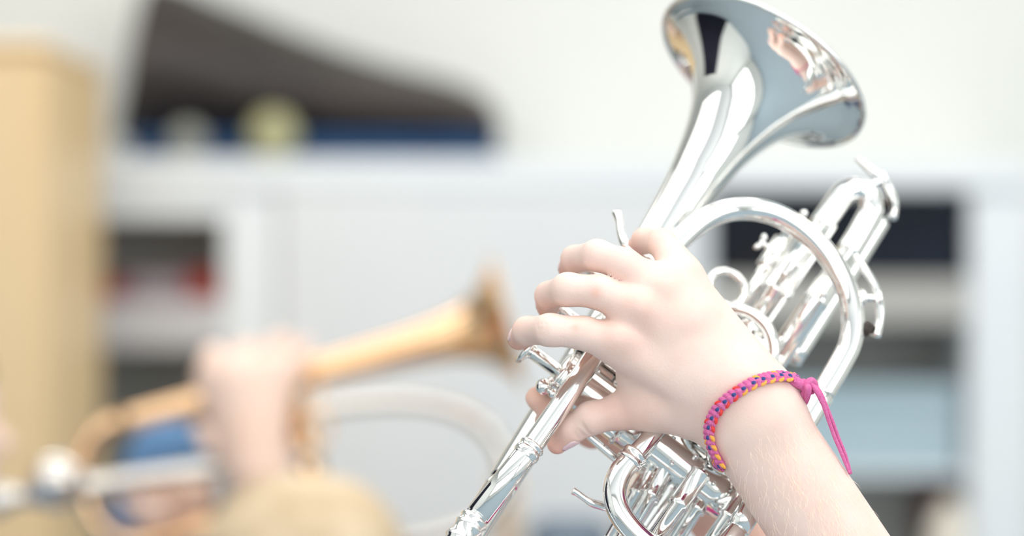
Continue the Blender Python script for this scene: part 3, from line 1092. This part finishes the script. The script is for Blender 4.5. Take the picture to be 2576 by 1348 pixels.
# even spacing
seg = np.linalg.norm(np.diff(loop, axis=0), axis=1)
cum = np.concatenate([[0], np.cumsum(seg)])
def at_len(s):
    i = int(np.clip(np.searchsorted(cum, s) - 1, 0, len(seg) - 1))
    return loop[i] + (loop[i + 1] - loop[i]) * (s - cum[i]) / max(seg[i], 1e-6)
sphere_v, sphere_f = lathe(np.zeros(3), np.array([0, 0, 1.0]), [(-math.cos(t), math.sin(t)) for t in np.linspace(.1, math.pi - .1, 6)], 8)
knot_mesh = {}
def knot(c, along, side, out, mat, sx=1.0, sy=1.0):
    """one thread knot: an elongated bead along the braid"""
    if mat.name not in knot_mesh:
        me = bpy.data.meshes.new('knot')
        me.from_pydata((sphere_v / 1000).tolist(), [], sphere_f)
        me.polygons.foreach_set('use_smooth', [True] * len(me.polygons))
        me.materials.append(mat)
        knot_mesh[mat.name] = me
    o = bpy.data.objects.new('knot', knot_mesh[mat.name])
    COL.objects.link(o)
    o.parent = bl
    def dirw(v): return Vector((v[0], v[2], v[1]))
    X, Y, Z = dirw(out), dirw(side), dirw(along)
    from mathutils import Matrix
    m = Matrix(((X.x * sx, Y.x * sy, Z.x * 1), (X.y * sx, Y.y * sy, Z.y), (X.z * sx, Y.z * sy, Z.z))).to_4x4()
    lw_ = w3(c) - np.array(bl.location)
    m.translation = Vector(lw_)
    o.matrix_local = m
    return o
total = cum[-1]
front_len = cum[16 * (len(fp) - 1)]
pitch = 2.65
n_k = int(total / pitch)
core = catmull(fp + back + [fp[0]], 6)
mesh_obj('cord_core', *tube(core, 2.0, n=1, seg=10, caps=False), M_PINK, bl)
for i in range(n_k):
    s = (i + .5) * pitch
    c = at_len(s)
    t_ = unit(at_len(min(s + 1, total)) - at_len(max(s - 1, 0)))
    g = grad(c)
    o_ = unit(g - t_ * np.dot(g, t_))
    sd = np.cross(t_, o_)
    if np.dot(sd, axis_u) < 0:
        sd = -sd                        # sd points to the forearm side
    fr = s / front_len
    hot = M_ORANGE if (fr > .58 or fr < .24) else M_RED
    even = i % 2 == 0
    def strand(off, lift, slant, mat, L, wd):
        z = unit(t_ + sd * slant)
        y = unit(np.cross(z, o_))
        k = knot(c + sd * off + o_ * lift, z, y, o_, mat)
        k.scale = (wd * .85, wd, L)
    strand(.0, 1.5, .15, M_NAVY if even and (fr > .2 or i % 4 == 0) else M_PINK, 1.35 if even else 1.7, 1.2)
    strand(1.85, .9, -.5, hot if even else M_PINK, 2.5 if even else 1.8, 1.25 if even else .95)
    strand(-1.75, .9, .55, (hot if i % 4 == 1 else M_PINK), 2.2, 1.1)
    strand(.9, 1.3, -.7, M_PINK, 1.7, .95)
    strand(-.9, 1.3, .7, M_NAVY if i % 6 == 3 and fr > .55 else M_PINK, 1.7, .95)
# tie: wrapped cord end, knot and two loose tails
def bp_(x, y, d): return px(x, y, d)
mesh_obj('cord_end', *tube([front_pts[-1] + np.array([0, 1.0, -1.5]), bp_(2005, 962, 1178), bp_(2024, 974, 1180), bp_(2034, 990, 1184)], [2.4, 2.6, 2.3, 1.8], seg=12), M_PINK, bl)
mesh_obj('tie_knot', *join(tube([bp_(2012, 1000, 1184), bp_(2024, 986, 1180), bp_(2030, 966, 1178), bp_(2042, 958, 1179), bp_(2050, 972, 1182), bp_(2040, 985, 1184)], 1.9, seg=10),
    tube([bp_(2020, 960, 1184), bp_(2032, 975, 1176), bp_(2030, 996, 1180), bp_(2022, 1014, 1188), bp_(2010, 1020, 1194)], 1.8, seg=10)), M_PINK, bl)
for dx, dd, r in ((0, 0, .95), (9, 2, .85)):
    tail = [bp_(2040 + dx * .3, 966, 1178 + dd), bp_(2056 + dx * .5, 986, 1177 + dd), bp_(2072 + dx * .6, 1020, 1178 + dd), bp_(2086 + dx, 1062, 1180 + dd), bp_(2100 + dx, 1100, 1182 + dd), bp_(2118 + dx * .9, 1142, 1183 + dd), bp_(2138 + dx * .3, 1192, 1184 + dd)]
    mesh_obj('cord_tail', *tube(tail, [1.4, 1.4, 1.1, .95, r, r, .7], seg=8), M_PINK, bl)

# ================================================================== WHITE SHELVING UNIT BEHIND
def bx(x, d=3.9): return (x - 1288) / FPX * d
def bz(y, d=3.9): return CAMZ - (y - 674) / FPX * d
YF, YB = 3.90, 4.34
unit_o = empty('shelving_unit', (0.1, 4.1, 0), 'long white shelving unit with open cubbies and a plain grey door', 'shelf')
xl0, xl1 = -0.95, bx(560)
xd0, xd1 = bx(700), bx(1738)
xr0, xr1 = bx(1788), bx(2440)
xe = bx(2600)
ztop = bz(400)
def sh(name, x0, x1, z0, z1, mat=None, y0=YF, y1=YB, parent=None, bev=.004):
    return wbox(name, (x0, y0, z0), (x1, y1, z1), mat or M_SHELF, parent or unit_o, bev=bev)
sh('top_board', xl0 - .03, xe, bz(478), ztop, y0=YF - .01)
sh('apron', xl0, xl1, bz(552), bz(478))
sh('upright', xl0 - .03, xl0, 0, bz(478))
sh('upright', xl1, xd0, 0, bz(478))
sh('upright', xd1, xr0, 0, bz(478))
sh('upright', xr1, xe, 0, bz(478))
sh('back_panel', xl0, xl1, .06, bz(552), M_SHELFIN, y0=4.10, y1=4.12)
sh('back_panel', xr0, xr1, .06, bz(500), M_SHELFIN, y0=4.10, y1=4.12)
sh('shelf_board', xl0, xl1, bz(880), bz(757), M_MAUVEBOARD)
sh('shelf_board', xl0, xl1, .45, .48)
sh('shelf_board', xr0, xr1, bz(815), bz(700), M_GREYBOARD)
sh('shelf_board', xr0, xr1, bz(1204), bz(1186), y0=YF + .02)
sh('shelf_board', xr0, xr1, .40, .44)
sh('plinth', xl0, xe, 0, .06)
dr = sh('door', xd0 + .003, xd1 - .003, .065, bz(482), M_SHELFDOOR, y0=YF - .012, y1=YF + .012)
v_, f_ = lathe(np.array([xd0 + .05, YF - .012, .78]), np.array([0, -1.0, 0]), [(0, .006), (.012, .006), (.014, .014), (.022, .014), (.024, .010)], 20)
mesh_obj('knob', v_, f_, M_NICKEL, dr, world_space=True)

# ---- things on and in the unit
M_BAG = material('dark_brown_nylon', (0.016, 0.012, 0.012), 0.5, 0, noise=(5, (0.042, 0.030, 0.026)), bump=(60, .6))
M_CLOTHBLUE = material('blue_felt', (0.02, 0.065, 0.16), 0.9, 0, noise=(20, (0.03, 0.09, 0.21)), bump=(200, .4))
M_KHAKI = material('khaki_rubber', (0.42, 0.41, 0.22), 0.6, 0, noise=(20, (0.47, 0.46, 0.27)))
M_GREYBALL = material('grey_rubber', (0.27, 0.28, 0.25), 0.6, 0, noise=(20, (0.31, 0.32, 0.29)))
M_NAVYCASE = material('navy_case_vinyl', (0.002, 0.003, 0.007), 0.85, 0, noise=(9, (0.004, 0.010, 0.024)), bump=(120, .3))
M_REDBOX = material('dark_red_card', (0.35, 0.03, 0.02), 0.7, 0, noise=(12, (0.42, 0.05, 0.03)))
M_MAUVE = material('mauve_paper', (0.42, 0.34, 0.38), 0.8, 0, noise=(12, (0.46, 0.38, 0.42)))
M_PALEBLUE = material('pale_blue_card', (0.40, 0.53, 0.60), 0.7, 0, noise=(5, (0.43, 0.55, 0.62)))
M_CREAM = material('cream_card', (0.82, 0.76, 0.66), 0.6, 0, noise=(12, (0.85, 0.80, 0.70)))
M_MAROON = material('maroon_card', (0.09, 0.03, 0.028), 0.7, 0, noise=(12, (0.12, 0.04, 0.035)))

# soft instrument bag with a sloping curved back
def bag_profile():
    top = [(352, -8), (366, -60), (430, -52), (520, -12), (620, 28), (740, 78), (880, 130), (1010, 168), (1110, 192), (1190, 220), (1236, 258), (1256, 305), (1256, 338)]
    c = catmull([np.array([bx(x, 4.12), bz(y, 4.14), 0]) for x, y in top], 5)[:, :2]
    return c
pr = bag_profile()
x0b, zb = bx(296, 4.1), bz(338, 4.0)
outline = np.vstack([[x0b, zb], pr])
n_o = len(outline)
cen = np.array([outline[:, 0].mean(), outline[:, 1].mean() - .02])
# cross-section from the underside up the leaning front, over the top and down the back
sect = [(0.0, 4.06), (.12, 4.02), (.30, 3.992), (.46, 3.988), (.60, 4.01), (.78, 4.07), (.92, 4.125), (.99, 4.17), (1.0, 4.20), (.97, 4.24), (.85, 4.27), (.4, 4.285), (0.0, 4.27)]
cols = []
for x, z in pr:
    cols.append((x, z))
cols = [(x0b, zb + .02)] + [(x0b + (pr[0, 0] - x0b) * t, zb + (pr[0, 1] - zb) * t) for t in (.1, .35, .65, .9)] + cols
V_ = []; F_ = []
ns = len(sect)
for i, (x, z) in enumerate(cols):
    e = min(1.0, .35 + .65 * min(i, len(cols) - 1 - i) / 5)
    for t, y in sect:
        V_.append([x, 4.14 + (y - 4.14) * e, zb + max(z - zb, .004) * t])
for i in range(len(cols) - 1):
    for j in range(ns):
        k = (j + 1) % ns
        F_.append([i * ns + j, i * ns + k, (i + 1) * ns + k, (i + 1) * ns + j])
F_.append(list(range(ns)))
F_.append([(len(cols) - 1) * ns + j for j in range(ns)][::-1])
bag = empty('instrument_bag', (float(cen[0]), 4.1, zb), 'dark brown soft instrument bag with a sloping top above the blue cloth', 'bag')
o = mesh_obj('body', np.array(V_), F_, M_BAG, bag, world_space=True); fix_normals(o)
hp_ = [np.array([bx(700, 4.0) + dx, 4.03, bz(190, 4.0) + dz]) for dx, dz in ((-.07, -.02), (-.05, .008), (0, .0), (.05, -.03), (.065, -.058))]
mesh_obj('handle', *tube(hp_, .008, seg=10), M_BAG, bag, world_space=True)
# folded cloth under the bag: two folds
cl = empty('folded_cloth', (bx(780, 3.95), 4.1, ztop), 'folded blue cloth lying flat under the dark instrument bag', 'cloth')
zc = [ztop, ztop + (zb - ztop) * .5, zb]
for i in range(2):
    v_, f_ = box_vf((bx(300 + 6 * i, 3.93), 3.985 + .006 * i, zc[i]), (bx(1256 - 14 * i, 3.93), 4.28, zc[i + 1]), .012)
    o = mesh_obj('fold', v_, f_, M_CLOTHBLUE, cl, smooth=False, world_space=True); fix_normals(o)
# two balls at the edge of the top board
def shelf_ball(name, x, y, r, mat, label):
    c = np.array([bx(x, 3.9), 3.935, ztop + r])
    b = empty(name, (c[0], c[1], ztop), label, 'ball', 'balls on the shelving unit')
    prof = [(-r * math.cos(t), r * math.sin(t)) for t in np.linspace(.03, math.pi - .03, 20)]
    v_, f_ = lathe(c, np.array([0, 0, 1.0]), prof, 32)
    body_ = mesh_obj('shell', v_, f_, mat, b, world_space=True)
    cr = [c + (r + .0004) * np.array([math.cos(t), math.sin(t) * .8, math.sin(t) * .6]) for t in np.linspace(0, 2 * math.pi, 40)]
    mesh_obj('seam', *tube(cr, .0012, n=1, seg=6), mat, b, world_space=True)
shelf_ball('ball', 682, 365, .040, M_KHAKI, 'khaki yellow ball in front of the blue cloth')
shelf_ball('ball', 465, 385, .030, M_GREYBALL, 'small grey ball in front of the blue cloth')

def stack_box(name, x0, x1, z0, z1, y0, y1, mat, label, cat, lid=True):
    b = empty(name, ((x0 + x1) / 2, (y0 + y1) / 2, z0), label, cat)
    h = (z1 - z0)
    wbox('body', (x0, y0, z0), (x1, y1, z1 - h * .22 if lid else z1), mat, b, bev=.004)
    if lid:
        wbox('lid', (x0 - .002, y0 - .004, z1 - h * .22), (x1 + .002, y1, z1), mat, b, bev=.004)
    return b
zs = bz(757)
stack_box('card_box', bx(478, 4.0), xl1 - .008, zs, zs + .048, 3.95, 4.09, M_REDBOX, 'dark red card box at the right end of the upper left cubby', 'box')
stack_box('card_box', bx(250, 4.0), bx(330, 4.0), zs, zs + .034, 3.95, 4.09, M_REDBOX, 'small dark red card box in the upper left cubby beside the wooden cupboard', 'box')
pb_ = empty('paper_pile', (bx(400, 4.0), 4.1, zs), 'pile of mauve paper between the two red boxes', 'paper')
for i in range(5):
    j = .004 * math.sin(i * 2.1)
    wbox('sheet_bundle', (bx(336, 4.0) + j, 3.94 + j, zs + .008 * i), (bx(472, 4.0) + j, 4.08 + j, zs + .008 * (i + 1) - .0008), M_MAUVE, pb_, bev=.0015)
case = empty('instrument_case', (bx(2115), 4.0, bz(700)), 'black navy instrument case filling the upper right cubby', 'case')
wbox('base', (xr0 + .002, 3.908, bz(700)), (xr1 - .002, 4.09, bz(598)), M_NAVYCASE, case, bev=.012)
wbox('lid', (xr0 + .002, 3.908, bz(597)), (xr1 - .002, 4.09, bz(481)), M_NAVYCASE, case, bev=.012)
for xx in (1960, 2270):
    wbox('latch', (bx(xx) - .012, 3.903, bz(608)), (bx(xx) + .012, 3.908, bz(588)), M_NAVYCASE, case, bev=.001)
stack_box('storage_box', xr0 + .02, xr1 - .008, bz(1186), bz(968), 3.945, 4.09, M_PALEBLUE, 'wide pale blue box on the lower right shelf', 'box')
stack_box('card_box', bx(2330, 4.0), xr1 - .004, .44, bz(1222, 4.0), 4.03, 4.09, M_MAROON, 'dark maroon box low on the right of the unit', 'box')
cone = empty('paper_cone', (bx(2392, 3.96), 3.96, .44), 'cream rounded cone standing below the pale blue box', 'cone')
v_, f_ = lathe(np.array([bx(2392, 3.95), 3.955, .44]), np.array([0, 0, 1.0]), [(0, .058), (.004, .06), (.2, .05), (.33, .036), (bz(1262) - .44 - .012, .022), (bz(1262) - .44, .006)], 28)
mesh_obj('shell', v_, f_, M_CREAM, cone, world_space=True)
mesh_obj('base_ring', *tube([np.array([bx(2392, 3.95) + .059 * math.cos(t), 3.955 + .059 * math.sin(t), .444]) for t in np.linspace(0, 2 * math.pi, 30)], .004, n=1, seg=8), M_CREAM, cone, world_space=True)

# ================================================================== WOODEN CUPBOARD
cx1 = bx(262, 3.84); cz = bz(104, 3.4)
cup = empty('cupboard', (cx1 - .45, 3.6, 0), 'tall birch wood cupboard at the left edge', 'cupboard')
wbox('body', (cx1 - .9, 3.382, .05), (cx1, 3.83, cz - .02), M_BIRCH, cup, bev=.006)
wbox('top', (cx1 - .91, 3.36, cz - .02), (cx1 + .004, 3.83, cz), M_BIRCH, cup, bev=.008)
wbox('plinth', (cx1 - .88, 3.40, 0), (cx1 - .02, 3.83, .05), M_BIRCH, cup, bev=.003)
for i in range(2):
    d_ = wbox('door', (cx1 - .897 + .449 * i, 3.362, .06), (cx1 - .453 + .449 * i, 3.382, cz - .025), M_BIRCH, cup, bev=.004)
    hx = cx1 - .453 - .03 if i == 0 else cx1 - .449 + .03
    mesh_obj('handle', *tube([np.array([hx, 3.362, 1.0]), np.array([hx, 3.34, 1.0]), np.array([hx, 3.335, 1.02]), np.array([hx, 3.335, 1.1]), np.array([hx, 3.34, 1.12]), np.array([hx, 3.362, 1.12])], .005, n=4, seg=10), M_NICKEL, d_, world_space=True)

# ================================================================== CHAIR IN THE BACKGROUND
M_SEAT = material('blue_grey_upholstery', (0.17, 0.22, 0.28), 0.85, 0, noise=(60, (0.21, 0.26, 0.32)), bump=(400, .4))
M_BEECH = wood('beech_wood', (0.72, 0.52, 0.36), (0.78, 0.60, 0.43))
dch = 3.05
ch = empty('chair', (bx(1430, dch), dch + .2, 0), 'blue grey upholstered chair with a beech frame, low behind the cornet', 'chair')
xa, xb = bx(1275, dch), bx(1590, dch)
zt_ = bz(1190, dch)
for xx in (xa, xb):
    mesh_obj('back_post', *tube([np.array([xx, dch + .04, 0]), np.array([xx, dch, .42]), np.array([xx, dch - .02, .7]), np.array([xx, dch - .05, zt_])], .016, seg=12), M_BEECH, ch, world_space=True)
    mesh_obj('leg', *tube([np.array([xx, dch + .42, 0]), np.array([xx, dch + .42, .43])], .016, seg=12), M_BEECH, ch, world_space=True)
wbox('backrest', (xa + .025, dch - .055, .62), (xb - .025, dch - .01, bz(1288, dch)), M_SEAT, ch, bev=.018)
wbox('seat', (xa - .015, dch - .0, .42), (xb + .015, dch + .44, .47), M_SEAT, ch, bev=.018)

# ================================================================== GOLD TRUMPET AND ITS PLAYER
DT = 2370
tr = empty('trumpet', w3(px(620, 1200, DT)).tolist(), 'gold lacquered trumpet with silver slides, played in the blurred background', 'trumpet')
def tp(name, vf, mat, parent=None):
    return mesh_obj(name, vf[0], vf[1], mat, parent or tr)
trim_ = px(1272, 812, DT + 25)
ttail = px(300, 1062, DT + 5)
tax = unit(ttail - trim_)
tl = np.linalg.norm(ttail - trim_)
tpf = resample([(0, 67), (1.2, 64), (5, 57), (12, 48), (22, 39), (36, 31), (55, 25), (85, 20), (130, 17), (200, 14.5), (300, 12), (tl, 10)])
tb_ = tp('bell', lathe(trim_, tax, [(s, r - .8) for s, r in tpf if s < 150][::-1] + tpf, 64), M_BRASS)
n1 = unit(np.cross(tax, [0, 0, 1.0])); n2 = np.cross(tax, n1)
tp('rim', tube([trim_ + 67 * (math.cos(t) * n1 + math.sin(t) * n2) for t in np.linspace(0, 2 * math.pi, 65)], 1.5, n=1, seg=8), M_BRASS, tb_)
tdn = unit(np.array([.265, -.964, 0]))
tp('bell_bow', tube([ttail] + [ttail + tax * (8 + 44 * math.sin(th)) + tdn * 60 * (1 - math.cos(th)) for th in np.linspace(.1, math.pi - .05, 9)] + [ttail - tax * 60 + tdn * 120, ttail - tax * 170 + tdn * 121], 9), M_BRASS)
lp0, lp1 = px(60, 1246, DT - 25), px(800, 1140, DT - 25)
tp('lead_pipe', lathe(lp0, lp1 - lp0, [(0, 8), (4, 10), (24, 11), (60, 11), (62, 12), (66, 12), (68, 9.5), (170, 9), (np.linalg.norm(lp1 - lp0), 6.4)], 24), M_NICKEL)
mpx = unit(lp0 - lp1)
tp('mouthpiece', lathe(lp0 + mpx * -22, mpx, resample([(0, 6), (20, 7), (34, 10), (44, 15), (52, 16.5), (56, 14), (52, 10)], 3), 28), M_NICKEL)
tp('mouthpiece_highlight', lathe(px(150, 1208, DT - 34) - mpx * 20, mpx, resample([(-4, 6), (2, 16), (12, 24), (24, 27), (36, 24), (46, 14), (48, 3)], 3), 28), M_NICKEL)  # oversized bulb shaped after the blurred highlight on the mouthpiece
tp('tuning_slide', tube([px(700, 1062, DT - 10), px(800, 1030, DT - 10), px(920, 1012, DT - 10), px(1040, 1010, DT - 10), px(1140, 1030, DT - 10), px(1222, 1078, DT - 10), px(1268, 1150, DT - 10), px(1270, 1235, DT - 10), px(1225, 1300, DT - 10), px(1130, 1340, DT - 10), px(1000, 1372, DT - 10), px(760, 1430, DT - 10)], 8.2), M_NICKEL)
for i in range(3):
    c = px(560 + 82 * i, 1010 - 22 * i, DT - 12)
    cs = tp('valve_casing', lathe(c, tdn, [(0, 13), (.5, 14.5), (7, 14.5), (8, 13.4), (118, 13.4), (119, 14.4), (127, 14.4), (130, 6), (134, 5)], 28), M_BRASS)
    tp('valve_stem', lathe(c - tdn * 16, tdn, [(0, 9), (3, 9.2), (4.5, 3.2), (18, 3.2)], 20), M_NICKEL, cs)
tp('brace', brace(px(800, 940, DT + 4), px(800, 1032, DT - 8), 2.4), M_BRASS)
tp('third_slide_ring', tube([px(792, 1085, DT - 30) + np.array([14 * math.cos(t), 16 * math.sin(t), 3 * math.cos(t)]) for t in np.linspace(0, 2 * math.pi, 30)], 2.6, n=1, seg=8), M_BRASS)

mouth = px(8, 1180, DT - 20)
m_w = wm(mouth)
S2 = seated((m_w[0] - 92, m_w[1] + 6, m_w[2] + 46), (1, -.05, 0), 120)
hp, hc = head_prims(S2)
def tpx(x, y, d): return wm(px(x, y, d))
relb = tpx(590, 1700, DT + 40); rwr = tpx(655, 1180, DT - 52)
lwr = tpx(430, 1175, DT + 80); lelb2 = tpx(240, 1800, DT + 110)
P2 = hp + [lc(S2['sR'], relb, 36, 32, 14), lc(relb, rwr, 32, 24, 14),
    lc(rwr, tpx(600, 960, DT - 50), 27, 30, 12), lc(tpx(640, 1160, DT - 48), tpx(545, 950, DT - 40), 26, 22, 12), lc(tpx(660, 1100, DT - 50), tpx(690, 940, DT - 44), 24, 20, 12),
    lc(S2['sL'], lelb2, 36, 32, 14), lc(lelb2, lwr, 30, 24, 14), lc(lwr, tpx(480, 1250, DT + 40), 24, 24, 12)]
L2 = []
for i in range(3):
    a0 = tpx(545 + 70 * i, 930 - 6 * i, DT - 46); a1 = tpx(535 + 80 * i, 895 - 14 * i, DT - 34); a2 = tpx(552 + 82 * i, 905 - 22 * i, DT - 10); a3 = tpx(556 + 82 * i, 940 - 22 * i, DT - 8)
    L2.append([lc(a0, a1, 12, 11, 6), lc(a1, a2, 11, 9.5, 4), lc(a2, a3, 9.5, 8, 4)])
L2.append([lc(tpx(720, 960, DT - 44), tpx(752, 905, DT - 40), 11, 9.5, 6), lc(tpx(752, 905, DT - 40), tpx(768, 868, DT - 30), 9.5, 8, 4)])
L2.append([lc(tpx(620, 1130, DT - 50), tpx(540, 1120, DT - 42), 13, 11, 6), lc(tpx(540, 1120, DT - 42), tpx(505, 1080, DT - 32), 11, 9, 4)])
for i in range(4):
    b0_, b1_, b2_ = tpx(440 + 14 * i, 1360 - 40 * i, DT + 40), tpx(385 - 6 * i, 1330 - 38 * i, DT + 10), tpx(322 + 30 * i, 1262 + 10 * i, DT - 16)
    L2.append([lc(tpx(470, 1290, DT + 40), b0_, 14, 12, 6), lc(b0_, b1_, 11, 10, 5), lc(b1_, b2_, 10, 8.5, 4)])
V_, F_ = body_mesh(P2, 4.0, limbs=L2, cuts=hc)
p2 = mesh_obj('person', to_world(V_), F_, M_SKIN2, label='person in a blue top playing the gold trumpet at the left', cat='person', world_space=True)
V_, F_ = body_mesh(hair_prims(S2), 7)
mesh_obj('hair', to_world(V_), F_, M_HAIR_DARK, p2, world_space=True)
eyes(S2, p2)
clothes(S2, p2, M_BLUE, [(S2['sR'], S2['sR'] + (relb - S2['sR']) * .6, 50, 48), (S2['sL'], lelb2, 50, 50), (lelb2, lwr, 50, 48)], legs=(.45, .9, 0))
stool(S2['hip'], 'birch stool under the trumpet player')

# ---- fair-haired child sitting in front of the trumpet player
hc_px = px(800, 1445, 2180)
h3 = wm(hc_px)
S3 = seated((h3[0], h3[1], h3[2] - 22), (1, .25, 0), 115)
hp, hc = head_prims(S3)
e3r = S3['sR'] + np.array([40, -60, -200]); e3l = S3['sL'] + np.array([40, 60, -200])
P3 = hp + [lc(S3['sR'], e3r, 34, 28, 14), lc(e3r, e3r + np.array([170, 20, -30]), 28, 20, 14), lc(S3['sL'], e3l, 34, 28, 14), lc(e3l, e3l + np.array([170, -20, -30]), 28, 20, 14)]
V_, F_ = body_mesh(P3, 5, cuts=hc)
p3 = mesh_obj('person', to_world(V_), F_, M_SKIN2, label='fair-haired person, only the top of the head in view below the trumpet', cat='person', world_space=True)
V_, F_ = body_mesh(hair_prims(S3, 70), 6)
mesh_obj('hair', to_world(V_), F_, M_HAIR_BLOND, p3, world_space=True)
eyes(S3, p3)
clothes(S3, p3, M_TAN, [(S3['sR'], e3r, 46, 42), (S3['sL'], e3l, 46, 42)])
stool(S3['hip'], 'birch stool under the fair-haired child')

# ================================================================== THE END OF THE ROOM BEHIND THE CAMERA
M_FRAME = material('window_frame_paint', (0.8, 0.81, 0.8), 0.4, 0, noise=(8, (0.82, 0.83, 0.82)))
M_REFLSHEET = material('dark_navy_sheet', (0.012, 0.012, 0.028), 0.9, 0, noise=(8, (0.022, 0.022, 0.045)))
def unseen_window(name, a0, a1, z0, z1, wall, nb):
    """frame and glazing bars dressing an added, unseen light on a solid wall; a runs along the wall"""
    w_ = bpy.data.objects.new(name, None)
    COL.objects.link(w_)
    w_['kind'] = 'structure'
    def bar(p, q, r, s, nm):
        if wall == 'front':
            wbox(nm, (p, RY0 + .002, r), (q, RY0 + .10, s), M_FRAME, w_, bev=.003)
        else:
            wbox(nm, (RX1 - .10, p, r), (RX1 - .002, q, s), M_FRAME, w_, bev=.003)
    bar(a0 - .06, a1 + .06, z0 - .06, z0, 'sill')
    bar(a0 - .06, a1 + .06, z1, z1 + .06, 'window_head')
    bar(a0 - .06, a0, z0, z1, 'jamb')
    bar(a1, a1 + .06, z0, z1, 'jamb')
    for i in range(1, nb):
        x = a0 + (a1 - a0) * i / nb
        bar(x - .03, x + .03, z0, z1, 'mullion')
unseen_window('unseen_window_1', -2.6, 2.6, .85, 2.65, 'front', 4)
unseen_window('unseen_window_2', -2.2, .4, 1.0, 2.5, 'right', 3)
# unseen dark sheet added along the left wall to darken the bell's reflection
def reflection_sheet(y0, y1, label):
    cv_ = []; cf_ = []
    ny_ = int((y1 - y0) / .022)
    for iz in range(2):
        for i in range(ny_):
            y = y0 + (y1 - y0) * i / (ny_ - 1)
            cv_.append([RX0 + .10 + .045 * math.sin(i * 1.1), y, .04 + 2.3 * iz])
    for i in range(ny_ - 1):
        cf_.append([i, i + 1, ny_ + i + 1, ny_ + i])
    cur = mesh_obj('reflection_sheet', np.array(cv_), cf_, M_REFLSHEET, label=label, cat='reflection_sheet', world_space=True)
    sm = cur.modifiers.new('thickness', 'SOLIDIFY'); sm.thickness = .004
reflection_sheet(.95, 2.7, 'unseen dark navy sheet added at the left wall for the bell to reflect')
for y0, y1, x0, x1 in ((-.2, 1.8, -2.4, 2.4), (2.6, 3.4, -1.6, 2.0)):  # frames round the added ceiling lights, out of view
    cl_ = empty('added_ceiling_panel', ((x0 + x1) / 2, (y0 + y1) / 2, RH - .07), 'unseen ceiling light panel added over the %s' % ('shelving unit' if y0 > 2 else 'cornet'), 'light', 'added ceiling lights')
    for lo_, hi_ in (((x0 - .04, y0 - .04), (x1 + .04, y0)), ((x0 - .04, y1), (x1 + .04, y1 + .04)), ((x0 - .04, y0), (x0, y1)), ((x1, y0), (x1 + .04, y1))):
        wbox('frame', (lo_[0], lo_[1], RH - .07), (hi_[0], hi_[1], RH - .001), M_FRAME, cl_, bev=.002)
